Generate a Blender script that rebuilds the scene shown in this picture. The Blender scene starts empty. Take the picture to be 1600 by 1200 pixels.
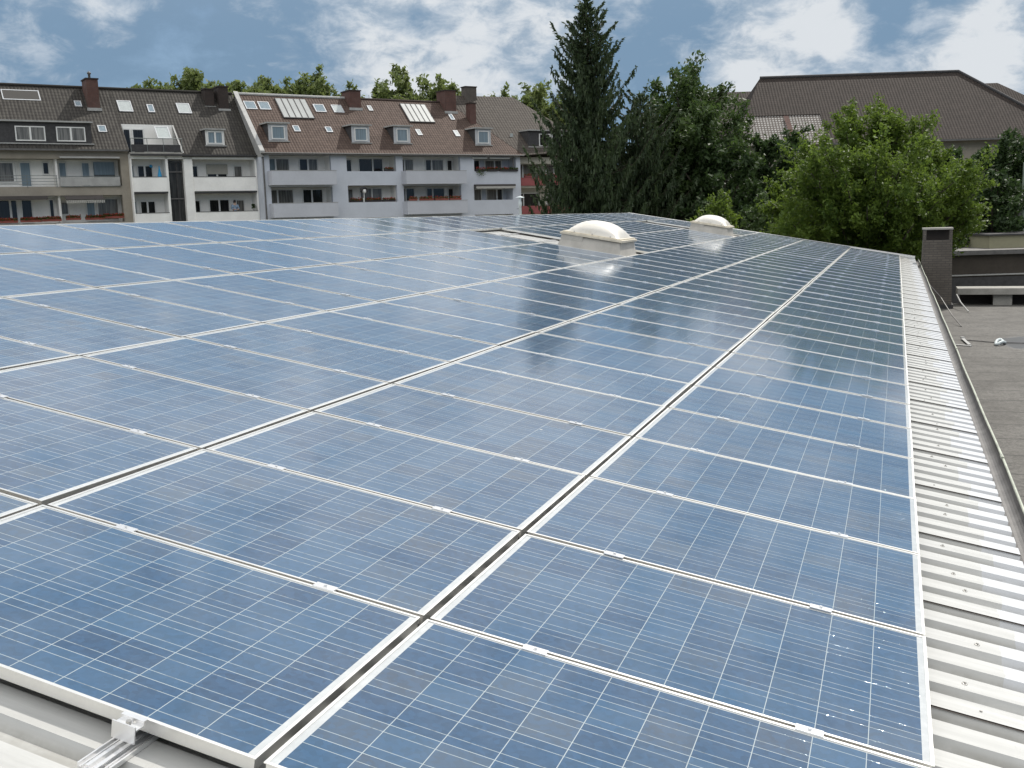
import bpy, math, random
import numpy as np
from mathutils import Matrix, Vector, Euler
R = math.radians
random.seed(7); rng = np.random.default_rng(7)
SC = bpy.context.scene
COL = SC.collection

# ------------------------------------------------------------------ camera, sky, sun, exposure
CAM = Vector((-3.066, 0.157, 1.627))
CROT = Matrix(((0.34350893, 0.15745829, -0.92585555), (-0.93869466, 0.02688977, -0.34369940), (-0.02922228, 0.98715947, 0.15704213)))
# camera looks along local -Z: third column is the backward axis
cd = bpy.data.cameras.new('camera'); cam = bpy.data.objects.new('camera', cd); COL.objects.link(cam)
cd.sensor_width = 36.0; cd.lens = 1620.55 / 1600 * 36; cd.clip_start = 0.05; cd.clip_end = 3000
cam.matrix_world = Matrix.Translation(CAM) @ CROT.to_4x4()
SC.camera = cam
FPX = 1620.55

SUN_AZ, SUN_EL = R(-19.0), R(52.0)
sd = Vector((math.cos(SUN_EL) * math.cos(SUN_AZ), math.cos(SUN_EL) * math.sin(SUN_AZ), math.sin(SUN_EL)))
sl = bpy.data.lights.new('sun', 'SUN'); sl.energy = 3.4; sl.angle = R(0.5); sl.color = (1.0, 0.955, 0.88)
so = bpy.data.objects.new('sun', sl); COL.objects.link(so); so.location = (0, 0, 60)
so.rotation_euler = sd.to_track_quat('Z', 'Y').to_euler()
SC.view_settings.view_transform = 'Standard'; SC.view_settings.look = 'None'
SC.view_settings.exposure = 0.12; SC.view_settings.gamma = 1.0


def cray(px, py):
    """world direction through a pixel of the 1600 x 1200 photograph"""
    d = CROT @ Vector(((px - 800) / FPX, -(py - 600) / FPX, -1.0))
    return d.normalized()


def az_el(px, py):
    d = cray(px, py)
    return d


class NT:
    """small node-tree writer"""
    def __init__(s, tree): s.t = tree; s.n = tree.nodes; s.l = tree.links
    def node(s, typ, **kw):
        n = s.n.new(typ)
        for k, v in kw.items(): setattr(n, k, v)
        return n
    def put(s, sock, v):
        if hasattr(v, 'links') or isinstance(v, bpy.types.NodeSocket): s.l.new(v, sock)
        else: sock.default_value = v
    def m(s, op, a, b=0.0, c=0.0, clamp=False):
        n = s.node('ShaderNodeMath', operation=op); n.use_clamp = clamp
        s.put(n.inputs[0], a); s.put(n.inputs[1], b); s.put(n.inputs[2], c)
        return n.outputs[0]
    def mix(s, f, a, b):
        n = s.node('ShaderNodeMix', data_type='RGBA')
        s.put(n.inputs[0], f)
        s.put(n.inputs[6], a if not isinstance(a, tuple) else (*a, 1)[:4]); s.put(n.inputs[7], b if not isinstance(b, tuple) else (*b, 1)[:4])
        return n.outputs[2]
    def noise(s, vec, scale, detail=4.0, rough=0.55, dist=0.0):
        n = s.node('ShaderNodeTexNoise'); n.inputs['Scale'].default_value = scale
        n.inputs['Detail'].default_value = detail; n.inputs['Roughness'].default_value = rough; n.inputs['Distortion'].default_value = dist
        if vec is not None: s.l.new(vec, n.inputs['Vector'])
        return n.outputs[0]
    def ramp(s, f, p0, p1):
        n = s.node('ShaderNodeMapRange'); n.interpolation_type = 'SMOOTHSTEP'
        s.put(n.inputs[0], f); n.inputs[1].default_value = p0; n.inputs[2].default_value = p1
        return n.outputs[0]
    def vmul(s, v, t):
        n = s.node('ShaderNodeVectorMath', operation='MULTIPLY'); s.l.new(v, n.inputs[0]); n.inputs[1].default_value = t
        return n.outputs[0]
    def dot(s, v, t):
        n = s.node('ShaderNodeVectorMath', operation='DOT_PRODUCT'); s.l.new(v, n.inputs[0]); n.inputs[1].default_value = t
        return n.outputs['Value']


# world: Nishita sky with drifting cumulus drawn over it by direction
w = bpy.data.worlds.new('World'); SC.world = w; w.use_nodes = True
T = NT(w.node_tree); T.n.clear()
wout = T.node('ShaderNodeOutputWorld'); bg = T.node('ShaderNodeBackground')
sky = T.node('ShaderNodeTexSky'); sky.sky_type = 'NISHITA'; sky.sun_disc = False
sky.sun_elevation = SUN_EL; sky.sun_rotation = R(90) - SUN_AZ; sky.altitude = 50; sky.air_density = 1.0; sky.dust_density = 1.0; sky.ozone_density = 1.6
tc = T.node('ShaderNodeTexCoord').outputs['Generated']
sx = T.node('ShaderNodeSeparateXYZ'); T.l.new(tc, sx.inputs[0])
el = sx.outputs[2]
pv = T.vmul(tc, (1.0, 1.0, 1.9))
n_big = T.noise(pv, 2.1, 3.0, 0.5, 0.2)
n_det = T.noise(pv, 7.5, 9.0, 0.58, 0.25)
n_fine = T.noise(pv, 26.0, 8.0, 0.62, 0.3)
def lobe(px, py, c0, c1):
    return T.ramp(T.dot(tc, tuple(cray(px, py))), math.cos(R(c0)), math.cos(R(c1)))
# bright cumulus where the photograph has it, blue-grey gaps between
LOBES = [(110, 0, 5.0, 1.0, .17), (165, 30, 2.0, .3, .10), (690, 95, 6, .6, .20), (790, 95, 4.5, .6, .17), (520, 95, 5, .8, .10), (620, 30, 5, .8, .10), (1285, 25, 2.6, .4, .17), (1235, 115, 4, .5, .10), (1500, 85, 4.0, .8, .19), (1590, 60, 3.5, .8, .17), (1120, 112, 4, .5, .12), (30, 122, 3.5, .4, .10), (1150, 0, 2, .3, .09),
         (370, 45, 7, 1, -.12), (230, 85, 5, 1, -.09), (1020, 55, 5.5, 1, -.20), (1430, 10, 2.5, .5, -.10), (1395, 70, 2.5, .5, -.08), (20, 60, 4, .5, -.08)]
dens = T.m('ADD', T.m('ADD', T.m('MULTIPLY', T.m('SUBTRACT', n_big, 0.5), 0.75), T.m('MULTIPLY', T.m('SUBTRACT', n_det, 0.5), 0.78)), T.m('MULTIPLY', T.m('SUBTRACT', n_fine, 0.5), 0.58))
for px, py, a, b, k in LOBES:
    dens = T.m('ADD', dens, T.m('MULTIPLY', lobe(px, py, a, b), k * (0.8 if k > 0 else 1.0)))
dens = T.m('ADD', dens, T.m('MULTIPLY', T.ramp(el, 0.17, 0.36), 0.26))
cover = T.ramp(dens, -0.42, -0.14)
midw = T.ramp(dens, -0.08, 0.16)
white = T.ramp(dens, 0.10, 0.28)
blue = T.mix(0.25, (1.75, 2.80, 4.15), sky.outputs[0])
grey = T.mix(T.ramp(el, 0.15, 0.45), (1.65, 2.60, 3.75), (4.2, 4.9, 5.8))
lit = T.mix(T.ramp(n_fine, 0.35, 0.65), (3.2, 3.95, 4.8), (4.3, 4.95, 5.7))
veil = T.mix(T.m('MULTIPLY', midw, 0.9), T.mix(T.m('MULTIPLY', cover, 0.95), blue, grey), lit)
bright = T.mix(T.ramp(el, 0.16, 0.5), (6.1, 6.4, 6.7), T.mix(T.ramp(T.dot(tc, (-math.cos(SUN_AZ), -math.sin(SUN_AZ), 0.25)), -0.1, 0.8), (8.8, 8.9, 9.1), (15.8, 15.5, 15.0)))  # unseen clouds above and behind the camera, brightened to light the facades
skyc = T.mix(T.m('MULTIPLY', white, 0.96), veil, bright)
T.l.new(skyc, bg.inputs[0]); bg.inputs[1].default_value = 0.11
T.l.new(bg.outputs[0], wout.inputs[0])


# ------------------------------------------------------------------ materials
def new_mat(name):
    m = bpy.data.materials.new(name); m.use_nodes = True
    t = NT(m.node_tree); b = m.node_tree.nodes['Principled BSDF']
    return m, t, b


def plain(name, col, rough=0.6, metal=0.0, var=0.10, scale=3.0, spec=0.5, bump=0.0, bscale=30.0):
    """one colour with weathering noise in object space"""
    m, t, b = new_mat(name)
    oc = t.node('ShaderNodeTexCoord').outputs['Object']
    n = t.noise(oc, scale, 6.0, 0.6)
    n2 = t.noise(oc, scale * 9, 4.0, 0.6)
    f = t.m('ADD', t.m('MULTIPLY', n, 0.7), t.m('MULTIPLY', n2, 0.3))
    f = t.ramp(f, 0.3, 0.7)
    lo = tuple(max(0, c * (1 - var)) for c in col); hi = tuple(min(1, c * (1 + var)) for c in col)
    t.l.new(t.mix(f, lo, hi), b.inputs['Base Color'])
    b.inputs['Roughness'].default_value = rough; b.inputs['Metallic'].default_value = metal
    b.inputs['Specular IOR Level'].default_value = spec
    if bump:
        bp = t.node('ShaderNodeBump'); bp.inputs['Strength'].default_value = bump; bp.inputs['Distance'].default_value = 0.02
        t.l.new(t.noise(oc, bscale, 5.0, 0.6), bp.inputs['Height']); t.l.new(bp.outputs[0], b.inputs['Normal'])
    return m


def tile_mat(name, c1, c2, cg, tw=0.25, th=0.32, rough=0.8, stain=0.25):
    """roof tiles laid in the UV plane (u along the eave, v up the slope, metres)"""
    m, t, b = new_mat(name)
    uv = t.node('ShaderNodeUVMap').outputs[0]
    s = t.node('ShaderNodeSeparateXYZ'); t.l.new(uv, s.inputs[0])
    fx = t.m('FRACT', t.m('DIVIDE', s.outputs[0], tw)); fy = t.m('FRACT', t.m('DIVIDE', s.outputs[1], th))
    wave = t.m('SINE', t.m('MULTIPLY', fx, 2 * math.pi))
    cx = t.m('FLOOR', t.m('DIVIDE', s.outputs[0], tw)); cy = t.m('FLOOR', t.m('DIVIDE', s.outputs[1], th))
    cc = t.node('ShaderNodeCombineXYZ'); t.put(cc.inputs[0], cx); t.put(cc.inputs[1], cy)
    wn = t.node('ShaderNodeTexWhiteNoise'); wn.noise_dimensions = '3D'; t.l.new(cc.outputs[0], wn.inputs[0])
    col = t.mix(wn.outputs[0], c1, c2)
    st = t.ramp(t.noise(uv, 0.7, 6.0, 0.65), 0.35, 0.7)
    col = t.mix(t.m('MULTIPLY', st, stain), col, tuple(x * 0.55 for x in c1))
    moss = t.ramp(t.noise(uv, 2.3, 8.0, 0.7), 0.58, 0.75)
    col = t.mix(t.m('MULTIPLY', moss, 0.35), col, tuple(x * 1.7 for x in c2))
    lip = t.m('LESS_THAN', fy, 0.14); groove = t.m('GREATER_THAN', wave, 0.86)
    col = t.mix(t.m('MULTIPLY', t.m('MAXIMUM', lip, groove), 0.75), col, cg)
    t.l.new(col, b.inputs['Base Color']); b.inputs['Roughness'].default_value = rough; b.inputs['Specular IOR Level'].default_value = 0.25
    h = t.m('ADD', t.m('MULTIPLY', wave, -0.35), t.m('MULTIPLY', fy, -0.8))
    bp = t.node('ShaderNodeBump'); bp.inputs['Strength'].default_value = 0.9; bp.inputs['Distance'].default_value = 0.05
    t.l.new(h, bp.inputs['Height']); t.l.new(bp.outputs[0], b.inputs['Normal'])
    return m


def brick_mat(name, c1, c2, cm, scale=1.0, bw=0.25, bh=0.075):
    m, t, b = new_mat(name)
    oc = t.node('ShaderNodeTexCoord').outputs['Object']
    s = t.node('ShaderNodeSeparateXYZ'); t.l.new(oc, s.inputs[0])
    c = t.node('ShaderNodeCombineXYZ'); t.put(c.inputs[0], t.m('ADD', s.outputs[0], s.outputs[1])); t.put(c.inputs[1], s.outputs[2])
    br = t.node('ShaderNodeTexBrick'); t.l.new(c.outputs[0], br.inputs[0])
    br.inputs['Color1'].default_value = (*c1, 1); br.inputs['Color2'].default_value = (*c2, 1); br.inputs['Mortar'].default_value = (*cm, 1)
    br.inputs['Scale'].default_value = scale; br.inputs['Brick Width'].default_value = bw; br.inputs['Row Height'].default_value = bh; br.inputs['Mortar Size'].default_value = 0.012
    dirt = t.ramp(t.noise(oc, 1.6, 7.0, 0.65), 0.3, 0.75)
    t.l.new(t.mix(t.m('MULTIPLY', dirt, 0.6), br.outputs[0], tuple(x * 0.45 for x in c1)), b.inputs['Base Color'])
    b.inputs['Roughness'].default_value = 0.85
    bp = t.node('ShaderNodeBump'); bp.inputs['Strength'].default_value = 0.6; bp.inputs['Distance'].default_value = 0.01; bp.invert = True
    t.l.new(br.outputs['Fac'], bp.inputs['Height']); t.l.new(bp.outputs[0], b.inputs['Normal'])
    return m


def leaf_mat(name, c1, c2, trans=0.45, rough=0.55):
    m, t, b = new_mat(name)
    g = t.node('ShaderNodeNewGeometry')
    oc = t.node('ShaderNodeTexCoord').outputs['Object']
    f = t.m('ADD', t.m('MULTIPLY', g.outputs['Random Per Island'], 0.6), t.m('MULTIPLY', t.ramp(t.noise(oc, 0.9, 3.0), 0.3, 0.7), 0.4))
    col = t.mix(f, c1, c2)
    t.l.new(col, b.inputs['Base Color']); b.inputs['Roughness'].default_value = rough; b.inputs['Specular IOR Level'].default_value = 0.35
    tr = t.node('ShaderNodeBsdfTranslucent')
    t.l.new(t.mix(0.5, col, tuple(min(1, x * 1.6) for x in c2)), tr.inputs[0])
    mx = t.node('ShaderNodeMixShader'); mx.inputs[0].default_value = trans
    t.l.new(b.outputs[0], mx.inputs[1]); t.l.new(tr.outputs[0], mx.inputs[2])
    t.l.new(mx.outputs[0], m.node_tree.nodes['Material Output'].inputs[0])
    return m


def glass_dark(name, col, rough=0.06, var=0.3):
    """window pane seen from outside: dark room or curtain behind a reflecting sheet"""
    m, t, b = new_mat(name)
    oc = t.node('ShaderNodeTexCoord').outputs['Object']
    s = t.vmul(oc, (9.0, 9.0, 0.6))
    f = t.ramp(t.noise(s, 1.0, 3.0), 0.35, 0.65)
    t.l.new(t.mix(f, tuple(c * (1 - var) for c in col), tuple(c * (1 + var) for c in col)), b.inputs['Base Color'])
    b.inputs['Roughness'].default_value = rough; b.inputs['IOR'].default_value = 1.5
    return m


# photovoltaic laminate: 6 x 10 polycrystalline cells, two busbars each, white backsheet, under glass
PW, PL = 0.990, 1.640      # along the eave, up the slope
CP, CQ = 0.1602, 0.1577     # cell pitch along the eave, up the slope
def cells_mat():
    m, t, b = new_mat('photovoltaic_glass')
    oc = t.node('ShaderNodeTexCoord').outputs['Object']
    oi = t.node('ShaderNodeObjectInfo').outputs['Random']
    s = t.node('ShaderNodeSeparateXYZ'); t.l.new(oc, s.inputs[0])
    cx = t.m('DIVIDE', t.m('ADD', s.outputs[0], 3 * CP), CP); cy = t.m('DIVIDE', t.m('ADD', s.outputs[1], 5 * CQ), CQ)
    fx = t.m('FRACT', cx); fy = t.m('FRACT', cy)
    dx = t.m('ABSOLUTE', t.m('SUBTRACT', fx, 0.5)); dy = t.m('ABSOLUTE', t.m('SUBTRACT', fy, 0.5))
    gap = t.m('GREATER_THAN', t.m('MAXIMUM', dx, dy), 0.4922)
    out = t.m('MAXIMUM', t.m('GREATER_THAN', t.m('ABSOLUTE', s.outputs[0]), 3 * CP - 0.001), t.m('GREATER_THAN', t.m('ABSOLUTE', s.outputs[1]), 5 * CQ - 0.001))
    bus = t.m('LESS_THAN', t.m('ABSOLUTE', t.m('SUBTRACT', dx, 0.25)), 0.0080)
    bus = t.m('MULTIPLY', bus, t.m('SUBTRACT', 1.0, out))
    ci = t.node('ShaderNodeCombineXYZ'); t.put(ci.inputs[0], t.m('FLOOR', cx)); t.put(ci.inputs[1], t.m('FLOOR', cy)); t.put(ci.inputs[2], t.m('MULTIPLY', oi, 91.7))
    wn = t.node('ShaderNodeTexWhiteNoise'); wn.noise_dimensions = '3D'; t.l.new(ci.outputs[0], wn.inputs[0])
    sc = t.node('ShaderNodeSeparateColor'); t.l.new(wn.outputs['Color'], sc.inputs[0])
    # crystal grains
    off = t.node('ShaderNodeVectorMath', operation='ADD'); t.l.new(oc, off.inputs[0]); t.l.new(ci.outputs[0], off.inputs[1])
    vo = t.node('ShaderNodeTexVoronoi'); vo.inputs['Scale'].default_value = 55; t.l.new(off.outputs[0], vo.inputs[0])
    vs = t.node('ShaderNodeSeparateColor'); t.l.new(vo.outputs['Color'], vs.inputs[0])
    c = t.mix(sc.outputs[0], (0.019, 0.053, 0.110), (0.032, 0.084, 0.155))
    brown = t.ramp(sc.outputs[1], 0.82, 1.0)
    c = t.mix(t.m('MULTIPLY', brown, 0.45), c, (0.080, 0.092, 0.108))
    c = t.mix(t.m('MULTIPLY', vs.outputs[0], 0.22), c, (0.05, 0.14, 0.29))
    c = t.mix(bus, c, (0.30, 0.35, 0.375))
    c = t.mix(gap, c, (0.36, 0.41, 0.43))
    c = t.mix(out, c, t.mix(t.ramp(t.noise(oc, 12.0, 6.0, 0.7), 0.35, 0.75), (0.42, 0.44, 0.45), (0.52, 0.54, 0.55)))
    # dust film, thicker toward the lower edge of each panel
    dust = t.m('MULTIPLY', t.ramp(t.noise(oc, 2.6, 7.0, 0.6), 0.3, 0.8), 0.07)
    c = t.mix(dust, c, (0.42, 0.42, 0.39))
    # a few dried droppings, different on every panel
    sp = t.node('ShaderNodeVectorMath', operation='ADD'); t.l.new(oc, sp.inputs[0]); cx3 = t.node('ShaderNodeCombineXYZ'); t.put(cx3.inputs[0], t.m('MULTIPLY', oi, 37.0)); t.put(cx3.inputs[1], t.m('MULTIPLY', oi, 61.0)); t.l.new(cx3.outputs[0], sp.inputs[1])
    vd = t.node('ShaderNodeTexVoronoi'); vd.inputs['Scale'].default_value = 2.4; t.l.new(sp.outputs[0], vd.inputs[0])
    vr = t.node('ShaderNodeSeparateColor'); t.l.new(vd.outputs['Color'], vr.inputs[0])
    spot_ = t.m('MULTIPLY', t.m('LESS_THAN', t.m('ADD', vd.outputs['Distance'], t.m('MULTIPLY', t.m('SUBTRACT', t.noise(oc, 90.0), 0.5), 0.02)), 0.020), t.m('GREATER_THAN', vr.outputs[0], 0.72))
    c = t.mix(t.m('MULTIPLY', spot_, 0.8), c, (0.55, 0.55, 0.5))
    t.l.new(c, b.inputs['Base Color'])
    b.inputs['Sheen Weight'].default_value = 0.10; b.inputs['Sheen Roughness'].default_value = 0.55; b.inputs['Sheen Tint'].default_value = (0.9, 0.95, 1.0, 1)
    wob = t.noise(oc, 5.0, 3.0, 0.5)
    t.put(b.inputs['Roughness'], t.m('ADD', 0.05, t.m('MULTIPLY', wob, 0.08)))
    b.inputs['IOR'].default_value = 1.45
    bp = t.node('ShaderNodeBump'); bp.inputs['Strength'].default_value = 0.03; bp.inputs['Distance'].default_value = 0.01
    t.l.new(t.noise(oc, 14.0, 2.0, 0.5), bp.inputs['Height'])
    # soldered ribbons are rounded bare metal: they sparkle where they catch the sun
    glint = t.m('MULTIPLY', bus, t.ramp(t.noise(oc, 17.0, 3.0, 0.7), 0.50, 0.62))
    b2 = t.node('ShaderNodeBump'); b2.inputs['Distance'].default_value = 0.002; t.put(b2.inputs['Strength'], t.m('MULTIPLY', glint, 0.58))
    t.l.new(t.noise(t.vmul(oc, (620.0, 34.0, 1.0)), 1.0, 2.0, 0.5), b2.inputs['Height']); t.l.new(bp.outputs[0], b2.inputs['Normal']); t.l.new(b2.outputs[0], b.inputs['Normal'])
    t.put(b.inputs['Metallic'], t.m('MULTIPLY', glint, 0.5))
    return m


def sheet_mat():
    """weathered pale coated steel: cleaner band along the eave, rain streaks down the slope"""
    m, t, b = new_mat('coated_steel_sheet')
    oc = t.node('ShaderNodeTexCoord').outputs['Object']
    s = t.node('ShaderNodeSeparateXYZ'); t.l.new(oc, s.inputs[0])
    rib = t.m('FLOOR', t.m('DIVIDE', t.m('ADD', s.outputs[0], 0.03), 0.207))
    wn = t.node('ShaderNodeTexWhiteNoise'); wn.noise_dimensions = '1D'; t.put(wn.inputs['W'], rib)
    edge = t.m('ADD', t.m('MULTIPLY', wn.outputs[0], 0.09), t.m('MULTIPLY', t.noise(oc, 6.0, 3.0), 0.06))
    clean = t.m('LESS_THAN', s.outputs[1], t.m('SUBTRACT', edge, 0.40))
    streak = t.ramp(t.noise(t.vmul(oc, (22.0, 1.2, 1.0)), 1.0, 6.0, 0.65), 0.3, 0.75)
    blot = t.ramp(t.noise(oc, 3.0, 7.0, 0.65), 0.35, 0.75)
    c = t.mix(streak, (0.40, 0.402, 0.39), (0.505, 0.508, 0.495))
    c = t.mix(t.m('MULTIPLY', blot, 0.35), c, (0.35, 0.35, 0.335))
    c = t.mix(t.m('MULTIPLY', clean, 0.6), c, (0.53, 0.55, 0.59))
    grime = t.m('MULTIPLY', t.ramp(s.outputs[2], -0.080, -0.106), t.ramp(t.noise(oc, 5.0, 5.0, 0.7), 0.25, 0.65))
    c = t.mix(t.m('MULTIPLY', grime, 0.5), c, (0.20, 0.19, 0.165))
    scuff = t.ramp(t.noise(t.vmul(oc, (3.0, 30.0, 1.0)), 1.0, 7.0, 0.75), 0.62, 0.70)
    c = t.mix(t.m('MULTIPLY', scuff, 0.25), c, (0.30, 0.29, 0.26))
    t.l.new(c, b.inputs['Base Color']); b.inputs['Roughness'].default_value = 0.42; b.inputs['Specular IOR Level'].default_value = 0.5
    return m


def flat_mat():
    """mineral-felt flat roof with seams, water marks and a wet patch"""
    m, t, b = new_mat('mineral_felt')
    oc = t.node('ShaderNodeTexCoord').outputs['Object']
    s = t.node('ShaderNodeSeparateXYZ'); t.l.new(oc, s.inputs[0])
    g = t.noise(oc, 16.0, 8.0, 0.8); big = t.ramp(t.noise(oc, 0.55, 6.0, 0.6, 0.5), 0.35, 0.7); mid = t.ramp(t.noise(oc, 2.2, 6.0, 0.7), 0.35, 0.7)
    c = t.mix(t.ramp(g, 0.3, 0.7), (0.042, 0.040, 0.037), (0.175, 0.167, 0.154))
    c = t.mix(t.m('MULTIPLY', big, 0.75), c, (0.062, 0.058, 0.052))
    c = t.mix(t.m('MULTIPLY', mid, 0.35), c, (0.19, 0.18, 0.165))
    seam = t.m('LESS_THAN', t.m('FRACT', t.m('DIVIDE', t.m('ADD', s.outputs[0], t.m('MULTIPLY', t.noise(oc, 1.0), 0.08)), 1.05)), 0.030)
    c = t.mix(t.m('MULTIPLY', seam, 0.85), c, (0.032, 0.031, 0.030))
    # wet patch beside the conductor holder
    d = t.node('ShaderNodeVectorMath', operation='DISTANCE'); t.l.new(t.vmul(oc, (0.55, 1.0, 0.0)), d.inputs[0]); d.inputs[1].default_value = (WET[0] * 0.55, WET[1], 0.0); d_z = 0
    wet = t.ramp(t.m('ADD', d.outputs['Value'], t.m('MULTIPLY', t.m('SUBTRACT', t.noise(oc, 1.4, 5.0), 0.5), 0.9)), 0.70, 0.52)
    c = t.mix(wet, c, (0.016, 0.016, 0.017))
    t.l.new(c, b.inputs['Base Color'])
    t.put(b.inputs['Roughness'], t.m('SUBTRACT', 0.9, t.m('MULTIPLY', wet, 0.5)))
    bp = t.node('ShaderNodeBump'); bp.inputs['Strength'].default_value = 0.4; bp.inputs['Distance'].default_value = 0.01
    t.l.new(g, bp.inputs['Height']); t.l.new(bp.outputs[0], b.inputs['Normal'])
    return m


M = {}
M['sheet'] = sheet_mat()
M['cells'] = cells_mat()
M['alu'] = plain('anodised_aluminium', (0.86, 0.85, 0.82), 0.36, 0.88, 0.04, 8)
M['alubright'] = plain('mill_aluminium', (0.80, 0.80, 0.80), 0.28, 0.75, 0.05, 8)
M['steel'] = plain('screw_steel', (0.42, 0.41, 0.39), 0.35, 0.8, 0.2, 40)
M['zinc'] = plain('weathered_zinc', (0.13, 0.125, 0.122), 0.55, 0.3, 0.25, 5)
M['zincrim'] = plain('mossy_zinc_rim', (0.40, 0.42, 0.35), 0.5, 0.2, 0.25, 5)
M['dark'] = plain('dark_fill', (0.035, 0.028, 0.024), 0.8)
M['curb'] = plain('skylight_curb', (0.42, 0.405, 0.375), 0.7, 0, 0.14, 4)
M['rim'] = plain('skylight_rim', (0.60, 0.55, 0.45), 0.55, 0, 0.16, 8)
M['hallwall'] = plain('rendered_wall', (0.36, 0.34, 0.30), 0.85, 0, 0.15, 1)
M['brownwall'] = plain('brown_render', (0.30, 0.27, 0.225), 0.9, 0, 0.12, 1.2)
M['whitewall'] = plain('white_render', (0.87, 0.86, 0.83), 0.85, 0, 0.07, 0.9)
M['creamwall'] = plain('cream_render', (0.55, 0.52, 0.44), 0.85, 0, 0.08, 1)
M['greywall'] = plain('blue_grey_render', (0.57, 0.60, 0.66), 0.85, 0, 0.06, 0.8)
M['greypara'] = plain('grey_parapet', (0.52, 0.535, 0.58), 0.85, 0, 0.06, 0.8)
M['redpara'] = plain('dull_red_panel', (0.30, 0.085, 0.085), 0.7, 0, 0.15, 2)
M['frame'] = plain('white_window_frame', (0.74, 0.74, 0.72), 0.45, 0, 0.04, 4)
M['dormer'] = plain('dormer_zinc_cladding', (0.50, 0.515, 0.535), 0.6, 0.1, 0.12, 2)
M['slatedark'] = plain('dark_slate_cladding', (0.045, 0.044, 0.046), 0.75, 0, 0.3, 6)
M['stone'] = plain('pale_flashing', (0.36, 0.36, 0.35), 0.7, 0, 0.15, 2)
M['concrete'] = plain('grey_concrete', (0.30, 0.29, 0.265), 0.9, 0, 0.18, 2.5, bump=0.3)
M['pane'] = glass_dark('dark_pane', (0.018, 0.018, 0.019))
M['curtain'] = glass_dark('curtained_pane', (0.16, 0.155, 0.145), 0.1, 0.35)
M['bluepane'] = glass_dark('sky_pane', (0.20, 0.255, 0.29), 0.08, 0.12)
M['skypane'] = glass_dark('bright_roof_pane', (0.42, 0.455, 0.45), 0.12, 0.06)
M['blind'] = plain('roller_blind', (0.40, 0.385, 0.34), 0.8)
M['stairglass'] = glass_dark('stair_glass', (0.040, 0.040, 0.040), 0.2, 0.4)
M['solglass'] = plain('solar_thermal_glass', (0.32, 0.335, 0.33), 0.45, 0.0, 0.12, 0.8, spec=0.2)
M['tdark'] = tile_mat('dark_grey_tiles', (0.043, 0.039, 0.035), (0.066, 0.061, 0.053), (0.015, 0.014, 0.013))
M['tbrown'] = tile_mat('red_brown_tiles', (0.078, 0.052, 0.041), (0.112, 0.078, 0.063), (0.032, 0.022, 0.019))
M['tgrey'] = tile_mat('grey_brown_tiles', (0.066, 0.056, 0.047), (0.084, 0.072, 0.061), (0.032, 0.027, 0.024), 0.3, 0.36)
M['thall'] = tile_mat('hall_roof_tiles', (0.033, 0.025, 0.021), (0.048, 0.037, 0.032), (0.020, 0.017, 0.016), 0.24, 0.27, 0.85, 0.3)
M['redbrick'] = brick_mat('red_chimney_brick', (0.135, 0.055, 0.042), (0.10, 0.045, 0.036), (0.10, 0.085, 0.075))
M['greybrick'] = brick_mat('grey_chimney_brick', (0.135, 0.118, 0.10), (0.105, 0.092, 0.08), (0.075, 0.068, 0.062))
M['sootbrick'] = brick_mat('sooty_chimney_brick', (0.055, 0.036, 0.030), (0.040, 0.030, 0.026), (0.03, 0.027, 0.025))
M['bark'] = plain('bark', (0.060, 0.048, 0.037), 0.95, 0, 0.3, 5)
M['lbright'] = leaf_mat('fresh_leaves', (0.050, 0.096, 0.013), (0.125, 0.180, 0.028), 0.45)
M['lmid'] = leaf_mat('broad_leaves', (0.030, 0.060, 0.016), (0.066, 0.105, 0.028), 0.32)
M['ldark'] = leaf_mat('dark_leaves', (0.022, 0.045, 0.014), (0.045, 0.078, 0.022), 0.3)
M['lfar'] = leaf_mat('sunlit_street_tree_leaves', (0.085, 0.125, 0.034), (0.155, 0.19, 0.062), 0.45)
M['needle'] = leaf_mat('spruce_needles', (0.022, 0.042, 0.018), (0.058, 0.085, 0.034), 0.2)
M['flower'] = leaf_mat('red_geraniums', (0.32, 0.035, 0.028), (0.46, 0.07, 0.045), 0.3)
M['herb'] = leaf_mat('balcony_greenery', (0.035, 0.07, 0.018), (0.09, 0.13, 0.03), 0.35)
M['pot'] = plain('dark_planter', (0.045, 0.04, 0.045), 0.6)
M['terracotta'] = plain('terracotta_planter', (0.30, 0.085, 0.065), 0.75)
M['blue'] = plain('blue_fabric', (0.05, 0.36, 0.66), 0.8)
M['skin'] = plain('skin', (0.50, 0.33, 0.25), 0.6)
M['hair'] = plain('dark_hair', (0.015, 0.012, 0.012), 0.7)
M['shirt'] = plain('pale_blue_shirt', (0.22, 0.30, 0.40), 0.85, 0, 0.35, 9)
M['awning'] = plain('dark_awning', (0.07, 0.062, 0.06), 0.85)
M['awnwhite'] = plain('pale_awning_fringe', (0.42, 0.41, 0.38), 0.85)
M['rail'] = plain('railing_metal', (0.20, 0.22, 0.22), 0.5, 0.4)
M['ground'] = plain('courtyard_ground', (0.085, 0.085, 0.062), 0.95, 0, 0.35, 0.15)
M['shedwall'] = plain('shaded_brown_render', (0.055, 0.046, 0.038), 0.9, 0, 0.2, 1.0)  # base darkened to carry the tree shade over the low walls
M['greytile'] = tile_mat('pale_grey_tiles', (0.12, 0.115, 0.105), (0.16, 0.15, 0.14), (0.05, 0.047, 0.044), .5, .3)
M['cream2'] = plain('pale_yellow_render', (0.30, 0.285, 0.19), 0.85, 0, 0.1, 1)  # base dulled for the same tree shade
M['greenpole'] = plain('pale_green_post', (0.20, 0.24, 0.20), 0.6)
M['plastic'] = plain('pale_plastic', (0.48, 0.53, 0.54), 0.5)


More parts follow.
